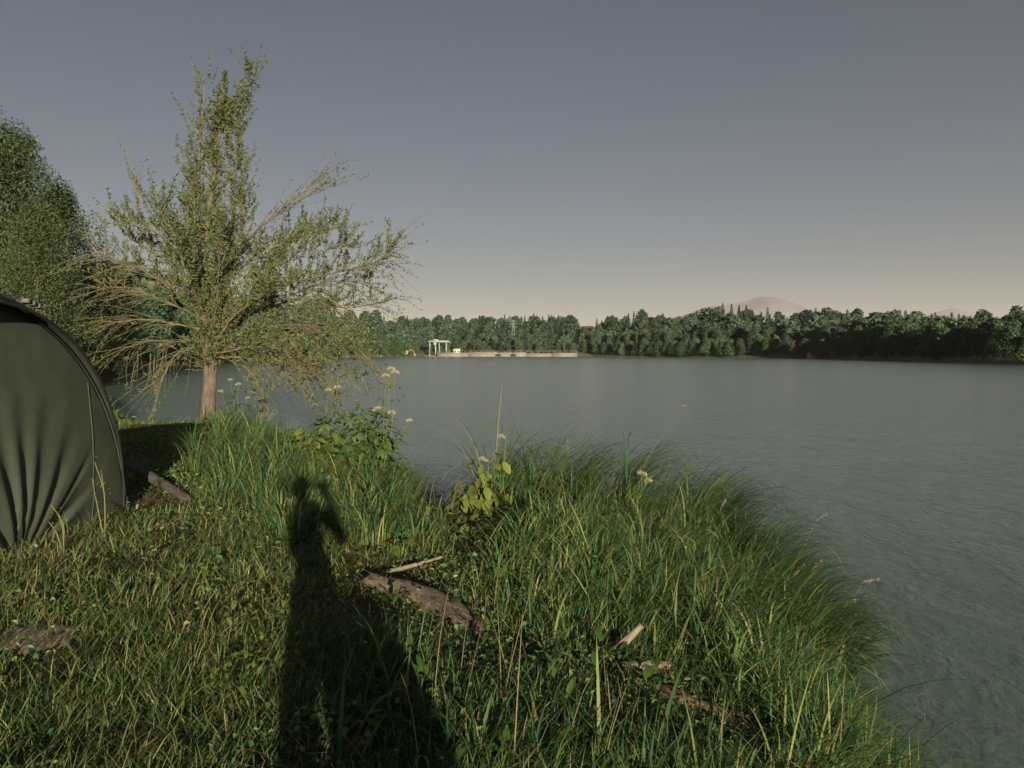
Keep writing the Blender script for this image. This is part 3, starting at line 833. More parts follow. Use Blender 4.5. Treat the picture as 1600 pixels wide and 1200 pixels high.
x = 0.10 * (1 - S_**2) * np.sin(np.pi * np.clip(T_, 0, 1) ** .8) + wr * np.minimum(1, 6 * (1 - T_)) * (1 - S_**4)
a, b = np.meshgrid(np.arange(n1 - 1), np.arange(n2 - 1), indexing='ij'); a, b = a.ravel(), b.ravel()
F = np.stack([a * n2 + b, (a + 1) * n2 + b, (a + 1) * n2 + b + 1, a * n2 + b + 1], 1)
link("door_panel", mesh_from("door_panel", np.stack([x.ravel(), y.ravel(), z.ravel() - .05], 1), [F], [M_canvas], smooth=True), tent)
for si in (128,):   # stitched seams following the cloth
    m = MB(); m.tube(np.stack([x[si, 2:106] + .003, y[si, 2:106], z[si, 2:106] - .05], 1), .005, 4); link("seam", m.mesh("seam", M_canvasd, True), tent)
m = MB(); m.tube(np.stack([x[8:143, 3] + .006, y[8:143, 3], z[8:143, 3] - .05], 1), .012, 5); link("bottom_hem", m.mesh("bottom_hem", M_canvasd, True), tent)
# shell behind the front arch
n1, n2 = 60, 24
th = np.linspace(0, math.pi, n1); ps = np.linspace(0, math.pi / 2, n2)
TH, PS = np.meshgrid(th, ps, indexing='ij')
sag = 1 - 0.035 * np.sin(3 * TH) ** 2 * np.sin(PS)
V = np.stack([(-2.5 * np.sin(PS)).ravel(), (TA * np.cos(TH) * np.cos(PS) ** .6 * sag).ravel(), (TB * np.sin(TH) * np.cos(PS) ** .6 * sag).ravel() - .05], 1)
a, b = np.meshgrid(np.arange(n1 - 1), np.arange(n2 - 1), indexing='ij'); a, b = a.ravel(), b.ravel()
F = np.stack([a * n2 + b, (a + 1) * n2 + b, (a + 1) * n2 + b + 1, a * n2 + b + 1], 1)
link("shell", mesh_from("shell", V, [F], [M_canvasd], smooth=True), tent)
# hood projecting in front of the door
n2 = 8
U_ = np.linspace(0, 1, n2)
TH, UU = np.meshgrid(th, U_, indexing='ij')
ext = 0.19 * np.sin(TH) ** 1.3
V = np.stack([(UU * ext).ravel(), (TA * 1.004 * np.cos(TH) * (1 - .02 * UU)).ravel(), (TB * 1.004 * np.sin(TH) * (1 - .02 * UU) - .03 * UU * np.sin(TH)).ravel() - .05], 1)
a, b = np.meshgrid(np.arange(n1 - 1), np.arange(n2 - 1), indexing='ij'); a, b = a.ravel(), b.ravel()
F = np.stack([a * n2 + b, (a + 1) * n2 + b, (a + 1) * n2 + b + 1, a * n2 + b + 1], 1)
ho = link("hood", mesh_from("hood", V, [F], [M_canvasd], smooth=True), tent)
m = MB(); m.tube([(float(.19 * math.sin(q) ** 1.3), TA * .984 * math.cos(q), TB * .984 * math.sin(q) - .05 - .03 * math.sin(q)) for q in th], .014, 6); link("hem", m.mesh("hem", M_black, True), ho)
m = MB(); m.tube([(0.0, TA * 1.012 * math.cos(q), TB * 1.012 * math.sin(q) - .05) for q in th], .022, 8); link("pole", m.mesh("pole", M_black, True), tent)
for k in range(3):   # velcro tabs on the hood's edge
    q = R(79 - k * 1.9); c = np.array((.19 * math.sin(q) ** 1.3 + .005, TA * 1.0 * math.cos(q), TB * 1.0 * math.sin(q) - .05))
    m = MB(); m.box((-.03, -.024, -.016), (.03, .024, .016)); o = link("patch", m.mesh("patch", M_patch), tent, tuple(c)); o.rotation_euler = (-(math.pi / 2 - q), 0, 0)
sp = [at(140, 575, 7.45), at(152, 592, 7.75), at(163, 612, 7.95), at(171, 636, 8.1), at(180, 675, 8.15), at(192, 745, 8.2)]
m = MB(); m.tube(resample([p - tent.location for p in sp], 16), .018, 6); link("strap", m.mesh("strap", M_black, True), tent)
m = MB(); m.tube([(.10, yp, -.1), (.14, yp, .10)], .012, 6); m.tube([(.14, yp, .10), (.18, yp - .02, .09)], .012, 6); link("peg", m.mesh("peg", M_steel), tent)
m = MB(); m.tube([(.06, TA - .02, -.15), (.10, TA + .06, .07)], .012, 6); link("peg", m.mesh("peg", M_steel), tent)
zr = MB(); zr.tube([(.03, TA * .985 * math.cos(q) , TB * .985 * math.sin(q) - .05) for q in th[2:28]], .008, 4); link("zip", zr.mesh("zip", M_black), tent)

# ------------------------------------------------------------------ logs and sticks
def log(name, pts, rads, mat, label, cat="log", sides=20, n=46, flat=1.0, jag=0.12, group=None, rough=.10):
    pts = [Vector(p) for p in pts]
    o0 = pts[0].copy(); ax = (pts[-1] - pts[0]).normalized()
    rot = ax.to_track_quat('X', 'Z').to_matrix().to_4x4()
    inv = rot.inverted()
    loc = [inv @ (p - o0) for p in pts]
    P = resample(loc, n); r = np.interp(np.linspace(0, 1, n), np.linspace(0, 1, len(rads)), rads)
    v, f = tube(P, r, sides)
    c = np.repeat(P, sides, 0); k = np.tile(np.arange(sides), n); i = np.repeat(np.arange(n), sides)
    seed = (abs(hash(name)) % 50) + len(label)
    groove = 1 - rough * 1.4 * (vnoise(k * .9 + 3, i * .08, seed) > .68) + rough * 2 * (fbm(k * .5, i * .16, seed + 5) - .5)
    w = (v - c) * groove[:, None]; w[:, 2] *= flat
    v = c + w
    endm = np.where(i < 3, -(3 - i) / 3 * jag * hash2(k, 0 * k, seed), 0) + np.where(i > n - 4, (i - n + 4) / 3 * jag * hash2(k, 0 * k + 5, seed), 0)
    v[:, 0] += endm
    caps = [np.array([list(range(sides))[::-1]]), np.array([list(range((n - 1) * sides, n * sides))])]
    o = link(name, mesh_from(name, v, [f] + caps, [mat], smooth=False), None, o0, label, cat, group)
    o.rotation_euler = rot.to_euler()
    return o
log("driftwood_log", [at(582, 908, 5.35), at(640, 925, 5.1), at(705, 955, 4.75), at(765, 1003, 4.4)], [.065, .085, .10, .085, .06], M_drift, "weathered brown split log with a broken end lying in the grass", flat=.75, jag=.10)
log("stick", [at(598, 896, 5.6), at(640, 885, 5.7), at(692, 870, 5.85)], [.022, .017, .010], M_driftpale, "straight pale stick above the broken end of the split log", "stick", 8, 18, 1, .02)
log("stick", [at(830, 1011, 4.5), at(870, 1014, 4.5), at(905, 1016, 4.5)], [.012, .016, .010], M_driftpale, "short thin stick in the grass beyond the split log's low end", "stick", 8, 14, 1, .02)
log("driftwood_log", [at(938, 1048, 4.25), at(975, 1045, 4.25), at(1010, 1042, 4.3), at(1042, 1040, 4.35)], [.030, .046, .042, .026], M_driftpale, "pale cracked driftwood piece lying on the dark rotten log", flat=.9, jag=.05)
log("branch", [at(952, 1040, 4.3), at(958, 1022, 4.3), at(975, 1004, 4.32), at(996, 984, 4.34)], [.020, .022, .026, .018], M_driftpale, "upright forked grey branch rising beside the pale driftwood piece", "branch", 9, 18, 1, .04)
log("rotten_log", [at(955, 1070, 4.2), at(1010, 1082, 4.1), at(1060, 1098, 4.0), at(1130, 1118, 3.95)], [.06, .085, .08, .05], M_rot, "dark rotten log half sunk in the grass", flat=.8, jag=.14, rough=.16)
log("stick", [at(715, 1122, 3.55), at(745, 1118, 3.55), at(775, 1116, 3.6)], [.016, .018, .012], M_drift, "short brown stick stub low in the shaded grass", "stick", 8, 12, 1, .03)
log("stick", [at(1040, 1012, 4.6), at(1065, 1005, 4.65), at(1090, 1004, 4.7)], [.008, .010, .006], M_driftpale, "thin bent twig in the dark grass right of the forked branch", "stick", 7, 12, 1, .02)
log("grey_log", [at(196, 724, 9.6), at(230, 742, 9.2), at(262, 760, 8.9), at(292, 779, 8.6)], [.055, .068, .07, .055], M_greylog, "dark grey log lying on the grass beside the tent", flat=.85, jag=.08)

# ------------------------------------------------------------------ grass and herbs
GREEN = np.array((0.094, 0.168, 0.056)); YGREEN = np.array((0.200, 0.228, 0.072)); DARK = np.array((0.050, 0.118, 0.046)); STRAW = np.array((0.31, 0.25, 0.135))
def scatter(x0, x1, y0, y1, dens):
    n = int((x1 - x0) * (y1 - y0) * dens)
    x = rng.uniform(x0, x1, n); yv = rng.uniform(y0, y1, n)
    vis = np.abs(x) < yv * 0.70 + 1.0
    x, yv = x[vis], yv[vis]
    d = sdist(x, yv)
    return x, yv, d
def tent_clear(x, y):
    return ~((x < XF + .04) & (x > XF - 2.4) & (np.abs(y - YC) < TA))
def dirt(x, y):   # worn bare patch near the lower left corner
    return np.exp(-(((x + 2.68) / .24) ** 2 + ((y - 4.26) / .26) ** 4))
LOGS = [((-.98, 5.3), (-.13, 4.35)), ((.45, 4.2), (.85, 4.2)), ((.5, 4.1), (1.05, 3.9)), ((-4.6, 9.3), (-3.7, 8.5)), ((-.95, 5.55), (-.5, 5.8)), ((-.42, 7.5), (-.38, 6.7))]
def clearing(x, y):   # grass kept low in front of the logs
    m = np.zeros(len(x))
    for (ax, ay), (bx, by) in LOGS:
        dx, dy = bx - ax, by - ay
        t = np.clip(((x - ax) * dx + (y + .2 - ay) * dy) / (dx * dx + dy * dy), 0, 1)
        m = np.maximum(m, 1 - sstep(.16, .46, np.hypot(x - ax - t * dx, (y + .2 - ay - t * dy) * .75)))
    return m
ang_ = np.linspace(0, 2 * math.pi, 40, endpoint=False); rr0 = 1 + .35 * (fbm(np.cos(ang_) * 2 + 5, np.sin(ang_) * 2, 3) - .5) * 2
pv_ = [np.array([[-2.68, 4.26]])] + [np.stack([-2.68 + .25 * f * rr0 * np.cos(ang_), 4.26 + .26 * f * rr0 * np.sin(ang_)], 1) for f in (.25, .5, .75, 1.0)]
pv_ = np.concatenate(pv_); pz_ = gz(pv_[:, 0], pv_[:, 1]) + .012 + .02 * (fbm(pv_[:, 0] * 14, pv_[:, 1] * 14, 2) - .5); pz_[-40:] -= .02
pf3 = np.array([(0, 1 + k, 1 + (k + 1) % 40) for k in range(40)]); pf4 = np.array([(1 + 40 * r + k, 41 + 40 * r + k, 41 + 40 * r + (k + 1) % 40, 1 + 40 * r + (k + 1) % 40) for r in range(3) for k in range(40)])
link("bare_ground", mesh_from("bare_ground", np.column_stack([pv_, pz_]), [pf3, pf4], [mat_plain("bare_soil", (.19, .145, .112), .95, (.31, .24, .185), 22, bump=.01, detail=8)], smooth=True), label="worn patch of bare brown soil in the lawn", kind="structure")
acc = {}
def put(name, V, F, C):
    a = acc.setdefault(name, [[], [], [], 0])
    a[0].append(V); a[1].extend(f + a[3] for f in F); a[2].append(C); a[3] += len(V)

def colour(n, wg, wy, wd, ws, x, yv):
    w = np.stack([np.broadcast_to(q, (n,)).astype(float) for q in (wg, wy, wd, ws)], 1)
    w = w / w.sum(1, keepdims=True)
    cs = np.cumsum(w, 1); r = rng.random(n)[:, None]
    k = (r > cs).sum(1).clip(0, 3)
    c = np.stack([GREEN, YGREEN, DARK, STRAW])[k]
    return c * rng.uniform(.7, 1.35, n)[:, None] * (.8 + .45 * fbm(x * 1.1, yv * 1.1, 9))[:, None]

# short trodden lawn on the left, taller sward on the right
for (x0, x1, y0, y1, dens, wmul) in [(-5, 3, 2.0, 4.6, 6900, 1.2), (-7, 3.2, 4.6, 7.5, 3700, 1.7), (-9, 3.2, 7.5, 11, 1700, 2.25), (-12, 0, 11, 16, 1100, 2.1), (-18, -3, 16, 24, 420, 3.0), (-34, -7, 24, 62, 55, 6.0)]:
    x, yv, d = scatter(x0, x1, y0, y1, dens)
    clump = fbm(x * 1.7, yv * 1.7, 21, 3)
    keep = (d > .02) & tent_clear(x, yv) & (rng.random(len(x)) > .78 * dirt(x, yv)) & (rng.random(len(x)) < np.clip(2.3 * clump - .4, .12, 1))
    x, yv, d, clump = x[keep], yv[keep], d[keep], clump[keep]
    n = len(x); z = gz(x, yv, d)
    lawn = 1 - sstep(-1.25, -.55, x + .25 * (clump - .5) - .04 * (yv - 4))       # 1 on the trodden lawn
    lawn = lawn * (1 - sstep(8.2, 10.2, yv + .6 * clump)) 
    lawn = np.maximum(lawn, sstep(.2, .9, -3.2 - x) * (yv > 8) * (yv < 19))
    edge = np.exp(-np.maximum(d - .1, 0) / .8)
    
    front = 1 - sstep(5.0, 6.6, yv + .5 * (clump - .5))
    tall = rng.gamma(4, .045, n) + .20 * edge * rng.random(n)
    h = lawn * rng.gamma(3.0, .024, n) + (1 - lawn) * tall * (.1 + 1.8 * clump) * (1 - .55 * front * (1 - edge)) + .025
    h = np.minimum(h, .75) * (1 - .5 * sstep(6.6, 7.4, yv) * sstep(-.7, -.2, x)) * (1 - .75 * clearing(x, yv))
    w = wmul * rng.uniform(.0032, .0068, n) * (1 + .35 * (1 - lawn))
    phi = rng.uniform(0, 6.283, n) * 1.0
    phi = np.where(rng.random(n) < .35, rng.normal(.2, .6, n), phi)
    lean0 = np.abs(rng.normal(.15, .25, n)) + lawn * np.abs(rng.normal(.35, .4, n)); bend = np.abs(rng.normal(.7, .45, n))
    dryness = np.clip(fbm(x * .8 + 4, yv * .8, 33, 3) * 1.5 - .45, 0, 1)
    dryness = np.maximum(dryness, .75 * np.exp(-(((x + .1) / .7) ** 2 + ((yv - 5.7) / .7) ** 2)))  # straw behind the split log, its sunlit yellow included in the colour
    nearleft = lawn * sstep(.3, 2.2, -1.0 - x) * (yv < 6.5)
    sun_tint = np.exp(-(((x + .15) / .8) ** 2 + ((yv - 5.9) / .8) ** 2))  # sunlit patch painted into the blades as more yellow green
    C = colour(n, 1.0, .8 + .5 * lawn + 3 * sun_tint, .9 * (1 - lawn) + .25, .10 + .75 * dryness * (.35 + lawn) + .5 * nearleft * dryness, x, yv)
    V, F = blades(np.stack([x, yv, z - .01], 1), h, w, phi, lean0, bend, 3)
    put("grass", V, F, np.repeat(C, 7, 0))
# dry straw lying flat on the lawn
x, yv, d = scatter(-4.5, 1.8, 2.2, 9, 230)
k = (d > .3) & tent_clear(x, yv); x, yv, d = x[k], yv[k], d[k]; n = len(x)
V, F = blades(np.stack([x, yv, gz(x, yv, d) + rng.uniform(.02, .09, n)], 1), rng.uniform(.05, .19, n), rng.uniform(.0025, .0045, n), rng.uniform(0, 6.28, n), rng.uniform(1.0, 1.6, n), rng.normal(0, .35, n), 3)
put("straw", V, F, np.repeat(STRAW * rng.uniform(.7, 1.4, n)[:, None], 7, 0))

# upright dead stems and a few broad strap leaves in the taller growth
for nst, wlo, whi, hlo, hhi, cc in ((620, .003, .006, .3, .8, STRAW), (420, .014, .026, .25, .6, YGREEN), (300, .012, .024, .25, .55, GREEN)):
    x = rng.uniform(-2.6, 2.4, nst); yv = rng.uniform(2.8, 11, nst); d = sdist(x, yv)
    k = (d > .05) & ((x > -.7) | (yv > 7.5)); x, yv, d = x[k], yv[k], d[k]; n = len(x)
    V, F = blades(np.stack([x, yv, gz(x, yv, d) - .01], 1), rng.uniform(hlo, hhi, n) * (1 - .8 * clearing(x, yv)), rng.uniform(wlo, whi, n), rng.normal(0, 1.2, n), np.abs(rng.normal(.12, .2, n)), np.abs(rng.normal(.5, .5, n)), 4)
    put("sedge", V, F, np.repeat(cc * rng.uniform(.65, 1.2, n)[:, None], 9, 0))

# long arching sedge along the water's edge, blown to the right
def sedge(x, yv, hmin, hmax, per, windy, name="sedge", spread=.10, wide=(.006, .0125), tone=1.0):
    m = len(x); X = np.repeat(x, per) + rng.normal(0, spread, m * per); Y = np.repeat(yv, per) + rng.normal(0, spread, m * per)
    d = sdist(X, Y); k = d > -.12; X, Y, d = X[k], Y[k], d[k]; n = len(X)
    h = rng.uniform(hmin, hmax, n) * np.repeat(rng.uniform(.75, 1.15, m), per)[k] * (1 - .8 * clearing(X, Y))
    phi = np.where(rng.random(n) < windy, rng.normal(-.05, .5, n), rng.uniform(0, 6.28, n))
    lean0 = np.abs(rng.normal(.12, .16, n)); bend = np.abs(rng.normal(1.8, .5, n)) * (.7 + .6 * rng.random(n))
    C = colour(n, 1.2, .65, 1.0, .09, X, Y) * tone * np.repeat(rng.uniform(.7, 1.3, m), per)[k][:, None]
    V, F = blades(np.stack([X, Y, np.maximum(gz(X, Y, d), -.1) - .02], 1), h, rng.uniform(*wide, n), phi, lean0, bend, 6, rng.normal(0, .35, n))
    put(name, V, F, np.repeat(C, 13, 0))
def along(pts, n, j):
    P = resample([(p[0], p[1], 0) for p in pts], 200); i = rng.integers(0, 200, n)
    return P[i, 0] + rng.normal(0, j, n), P[i, 1] + rng.normal(0, j, n)
x, yv = along([(-.30, 9.1), (.3, 9.2), (.9, 9.1), (1.5, 8.85)], 34, .12); sedge(x, yv, .5, 1.1, 20, .65, wide=(.008, .016))
x, yv = along([(1.2, 8.9), (1.8, 8.5), (2.2, 8.0), (2.35, 7.5)], 34, .14); sedge(x, yv, .5, 1.1, 18, .9, wide=(.008, .016))
x, yv = along([(2.3, 7.9), (2.4, 7.1), (2.2, 6.2), (1.95, 5.2)], 62, .15); sedge(x, yv, .45, 1.05, 20, .85, wide=(.008, .016))
x, yv = along([(1.9, 5.3), (1.75, 4.4), (1.75, 3.6)], 48, .14); sedge(x, yv, .3, .65, 20, .45, tone=1.2, wide=(.007, .014))
x, yv = rng.uniform(-.2, 2.0, 170), rng.uniform(5.9, 8.8, 170)[:]; sedge(x[:70], yv[:70], .3, .6, 16, .4, spread=.14, wide=(.008, .016))
x, yv = along([(-1.3, 10.6), (-1.7, 11.8), (-2.6, 13.2), (-4.2, 15.4), (-5.8, 17.6), (-6.8, 19.6)], 190, .25); sedge(x, yv, .35, .75, 22, .4, wide=(.008, .015), tone=1.15)
x, yv = rng.uniform(-6.0, -2.0, 170), rng.uniform(9.0, 17.5, 170)
k = (x < -1.2 - (yv - 10) * .45) & (x > -3.2 - (yv - 9) * .42); sedge(x[k], yv[k], .28, .62, 26, .35, spread=.16, wide=(.007, .013), tone=1.2)
x, yv = rng.uniform(-1.1, .9, 60), rng.uniform(3.0, 6.2, 60); sedge(x, yv, .14, .32, 16, .2, spread=.10, wide=(.004, .008), tone=.95)
x, yv = rng.uniform(.0, 1.8, 95), rng.uniform(2.7, 5.8, 95); sedge(x, yv, .18, .45, 14, .3, spread=.10, wide=(.006, .013), tone=1.1)
x, yv = rng.uniform(1.1, 2.0, 60), rng.uniform(2.6, 4.6, 60); sedge(x, yv, .35, .75, 9, .3, spread=.13, wide=(.009, .018), tone=1.3)
x, yv = rng.uniform(-.35, 1.0, 55), rng.uniform(4.9, 6.6, 55); sedge(x, yv, .25, .55, 16, .3, spread=.14, wide=(.006, .012), tone=1.5)
x, yv = rng.uniform(-.3, 1.2, 40), rng.uniform(2.6, 3.8, 40); sedge(x, yv, .2, .45, 9, .3, spread=.12, wide=(.006, .012), tone=1.1)
x, yv = rng.uniform(-2.4, -1.0, 90), rng.uniform(6.3, 9.5, 90); sedge(x, yv, .18, .45, 22, .3, spread=.13, wide=(.005, .009), tone=1.1)

def tussock(px, Y, nb, hmin, hmax, windy, tone=1.0):
    x0 = xof(px, Y); X = x0 + rng.normal(0, .09, nb); Yv = Y + rng.normal(0, .09, nb)
    d = sdist(X, Yv); k = d > -.1; X, Yv, d = X[k], Yv[k], d[k]; n = len(X)
    if n == 0: return
    rad = np.arctan2(Yv - Y, X - x0) + rng.normal(0, .5, n)
    comb = rng.normal(-.1, .25); lean_ = rng.uniform(.05, .3); bnd = rng.uniform(2.0, 2.7)
    wv = rng.random(n) < windy
    phi = np.where(wv, rng.normal(comb, .28, n), rad)
    L = rng.uniform(hmin, hmax, n) * (1 - .85 * clearing(X, Yv))
    C = colour(n, 1.3, 1.1, .6, .08, X, Yv) * tone * rng.uniform(.8, 1.2)
    V, F = blades(np.stack([X, Yv, np.maximum(gz(X, Yv, d), -.05) - .02], 1), L, rng.uniform(.008, .018, n), phi, np.where(wv, lean_ + rng.normal(0, .08, n), np.abs(rng.normal(.1, .14, n))), np.where(wv, bnd + rng.normal(0, .22, n), np.abs(rng.normal(1.9, .45, n))), 9, rng.normal(0, .3, n), 1.9)
    put("sedge", V, F, np.repeat(C, 19, 0))
for px, Y in [(775, 8.95), (818, 9.1), (856, 9.2), (896, 9.1), (938, 9.05), (985, 8.9), (1030, 8.85), (1078, 8.7), (1130, 8.5), (1178, 8.3), (1218, 8.1), (1246, 7.8), (1262, 7.4), (1268, 7.0), (1275, 6.6), (1280, 6.1), (1285, 5.6)]:
    big = 1.0 if px < 1000 else .9 if px < 1200 else .6
    tussock(px + rng.uniform(-8, 8), Y, 210, 1.0 * big, 1.9 * big, .62 if px < 860 else .85, 1.1)
for Y, px0, px1, st in [(8.5, 900, 1210, 80), (7.7, 930, 1230, 80), (6.9, 900, 1250, 88), (6.2, 900, 1270, 96), (5.5, 1000, 1290, 96), (4.8, 1120, 1320, 100)]:
    for px in np.arange(px0, px1, st):
        tussock(px + rng.uniform(-22, 22), Y + rng.uniform(-.25, .25), 85, .35, .8 if Y > 6 else .7, .6, 1.15)
for px, Y in [(300, 12.5), (335, 13.5), (360, 11.5), (395, 12.8), (420, 10.8), (440, 12.0), (345, 15.5), (400, 15.0), (310, 10.5), (380, 9.8), (425, 9.4), (330, 17.2), (445, 13.8), (405, 11.3), (365, 14.2), (640, 10.4), (655, 10.0), (625, 10.9), (455, 9.9)]:
    tussock(px + rng.uniform(-12, 12), Y, 110, .4, .95, .35, 1.15)

tq = np.random.default_rng(77)
for k in range(58):   # knee high tufts round the head of the shadow and under the willow
    px, Y = tq.uniform(300, 650), tq.uniform(6.4, 10.6)
    if px < 452 - (Y - 6.4) * 34: continue
    tussock(px, Y, 75, .3, .62 if Y < 8 else .85, .3, 1.15)
for k in range(30):   # yellowish tufts behind the split log
    px, Y = tq.uniform(690, 930), tq.uniform(5.5, 7.0)
    if px < 800 and Y > 6.0: continue
    tussock(px, Y, 70, .28, .6, .3, 1.35)
for k in range(26):   # tufts in the lower right foreground
    px, Y = tq.uniform(960, 1340), tq.uniform(3.1, 4.6)
    if px < 1120 and Y > 3.4: continue
    tussock(px, Y, 38, .3, .62, .3, 1.2)

# clover and small broad leaves among the grass
for (x0, x1, y0, y1, dens, sz) in [(-4.5, 2.0, 2.1, 5.5, 1300, .8), (-6, 2.4, 5.5, 9.5, 520, 1.1), (-8, -1.5, 9.5, 17, 160, 1.6)]:
    x, yv, d = scatter(x0, x1, y0, y1, dens)
    cl = fbm(x * 1.1 + 9, yv * 1.1, 55, 3)
    shade = sstep(-1.3, -.9, x) * (1 - sstep(.2, .7, x))
    k = (d > .15) & tent_clear(x, yv) & (rng.random(len(x)) < np.clip(cl * 3.2 - 1.25, 0, 1) + .18 * shade) & (rng.random(len(x)) > dirt(x, yv))
    x, yv, d = x[k], yv[k], d[k]; n = len(x)
    P = np.stack([x, yv, gz(x, yv, d) + rng.gamma(2.2, .03, n)], 1)
    a = rng.uniform(0, 6.28, n); D = np.stack([np.cos(a), np.sin(a), rng.normal(.15, .35, n)], 1)
    L = sz * rng.uniform(.018, .055, n)
    V, F = leaves(P, D, np.array([0, 0, 1.]) + .45 * rng.normal(size=(n, 3)), L, L * rng.uniform(.4, .8, n), .2, .25)
    put("clover", V, [F], np.repeat(colour(n, 1.3, 1.0, .7, .02, x, yv), 6, 0))

labs = {"grass": "short and knee high grass covering the bank", "straw": "dry straw lying over the trodden lawn", "sedge": "long arching sedge fringing the water and the bank", "clover": "clover and small herb leaves among the grass"}
for nm, (V, F, C, _) in acc.items():
    link(nm, mesh_from(nm, np.concatenate(V), F, [M_weed if nm == "clover" else M_grass], np.concatenate(C)), label=labs[nm], cat=nm, kind="stuff")

# ------------------------------------------------------------------ leafy and flowering plants
def leaf_mesh(name, L, W, col, lobes=0, n=7):
    """one leaf with midrib fold, droop and toothed edge"""
    t = np.linspace(0, 1, n); w = W * .5 * np.sin(np.pi * np.clip(t * .93 + .05, 0, 1)) ** .8 * (1 + (.22 * (np.arange(n) % 2) if lobes else 0))
    zc = -L * .28 * t ** 2
    V = [(L * t[i], sx * w[i], zc[i] + .22 * w[i] * abs(sx)) for i in range(n) for sx in (-1, 0, 1)]
    F = []
    for i in range(n - 1):
        b_ = i * 3
        F += [(b_, b_ + 3, b_ + 4, b_ + 1), (b_ + 1, b_ + 4, b_ + 5, b_ + 2)]
    return mesh_from(name, V, [np.array(F)], [M_weed], np.tile(col, (len(V), 1)), smooth=True)
LEAF_Y = [leaf_mesh("leaf", 1, w_, c, 1) for w_, c in ((.62, (.15, .175, .035)), (.7, (.125, .16, .03)), (.55, (.175, .185, .045)))]
LEAF_G = [leaf_mesh("leaf", 1, w_, c, 1) for w_, c in ((.5, (.085, .14, .034)), (.42, (.11, .155, .036)), (.46, (.066, .12, .034)))]
LEAF_D = [leaf_mesh("leaf", 1, w_, c, 0) for w_, c in ((.36, (.05, .095, .024)), (.42, (.065, .11, .026)), (.32, (.08, .125, .026)))]
M_stem = mat_plain("herb_stem", (.10, .11, .04), .7, (.16, .14, .06), 12)
M_petal = mat_leaf("cream_petal", trans=.3, rough=.7)
def flower_mesh(seed, r=.06, col=(.46, .41, .25)):
    q = np.random.default_rng(seed); n = 190
    dn = unit(q.normal(size=(n, 3))); dn[:, 2] = np.abs(dn[:, 2]) * .8 - .1
    P = dn * r * q.uniform(.45, 1.05, n)[:, None] * np.array([1, 1, .75])
    V, F = leaves(P, unit(dn + .5 * q.normal(size=(n, 3))), q.normal(size=(n, 3)), q.uniform(.16, .3, n) * r, .13 * r, .1, .1)
    c = np.array(col) * q.uniform(.75, 1.15, n)[:, None]
    m_ = mesh_from("flower_head", V, [F], [M_petal], np.repeat(c, 6, 0)); return m_
FLOW = [flower_mesh(k) for k in range(4)]
def plant(name, base, stems, leafset, lsize, nleaf, label, cat="plant", group=None, flowers=(), spread=.25, droop=.2):
    """stems: tip points (world); leaves along them; flowers: world points, each on its own stalk"""
    base = Vector(base)
    o = link(name, None, None, base, label, cat, group)
    for tip in list(stems) + [f for f in flowers]:
        tip = Vector(tip); isf = any((tip - Vector(f)).length < 1e-6 for f in flowers)
        L = tip - base
        mid = base + L * .5 + Vector((random.uniform(-.06, .06), random.uniform(-.06, .06), .05))
        P = resample([base - base, mid - base, L], 9)
        m_ = MB(); m_.tube(P, np.linspace(.007, .0035, 9), 5); link("stem", m_.mesh("stem", M_stem, True), o)
        k_n = nleaf if not isf else max(2, nleaf // 3)
        for k in range(k_n):
            t = random.uniform(.4, 1.0) if not isf else random.uniform(.35, .8); i = min(8, int(t * 8.99)); p = P[i]
            a = random.uniform(0, 6.28); s = lsize * random.uniform(.6, 1.25) * (1.1 - .4 * t)
            lf = link("leaf", random.choice(leafset), o, tuple(p + np.array([math.cos(a), math.sin(a), 0]) * spread * random.random() * .75 + np.array([0, 0, random.uniform(-.05, .05)])))
            lf.scale = (s, s, s); lf.rotation_euler = (random.uniform(-.5, .5), random.uniform(-.5, .55) + droop, a)
        if isf:
            fh = link("flower_head", random.choice(FLOW), o, tuple(L)); s = random.uniform(.75, 1.1); fh.scale = (s, s, s * 1.25); fh.rotation_euler = (random.uniform(-.3, .3), random.uniform(-.3, .3), random.uniform(0, 6))
    return o
def gp(px, Y):
    x_ = xof(px, Y); return Vector((x_, Y, float(gz(np.array([x_]), np.array([Y]))[0])))
A = at
# flowering shrubs on the bank in front of the willow
plant("flowering_herb", gp(598, 11.0), [A(585, 690, 11), A(600, 668, 10.9), A(615, 690, 11.1)], LEAF_G, .12, 26, "tallest cream flowered herb, its top bloom standing before the far crane", "plant", None, [A(611, 577, 11), A(603, 588, 11.05), A(617, 583, 10.95)])
plant("flowering_herb", gp(580, 11.4), [A(545, 690, 11.4), A(565, 665, 11.3), A(580, 655, 11.5), A(600, 650, 11.4), A(555, 715, 11.2)], LEAF_G, .125, 30, "broad leafy herb with several cream blooms against the lake", "plant", None, [A(589, 640, 11.4), A(612, 646, 11.3), A(640, 658, 11.4), A(560, 660, 11.3)])
plant("flowering_herb", gp(515, 11.8), [A(500, 700, 11.8), A(520, 680, 11.7), A(535, 700, 11.8), A(508, 655, 11.9), A(480, 700, 11.8)], LEAF_G, .125, 26, "leafy herb with a pair of cream blooms left of the crane-side bloom", "plant", None, [A(513, 610, 11.8), A(527, 606, 11.8), A(543, 655, 11.7)])
plant("flowering_herb", gp(505, 9.0), [A(495, 760, 9), A(530, 770, 9)], LEAF_G, .13, 8, "low herb with one cream bloom just above the shadow's head", "plant", None, [A(519, 745, 9)])
plant("flowering_herb", gp(372, 17.5), [A(362, 632, 17.5), A(380, 640, 17.4), A(350, 640, 17.6)], LEAF_D, .17, 22, "cream flowered herb beside the willow trunk", "plant", None, [A(360, 594, 17.5), A(372, 601, 17.4), A(345, 612, 17.6), A(387, 622, 17.5)])
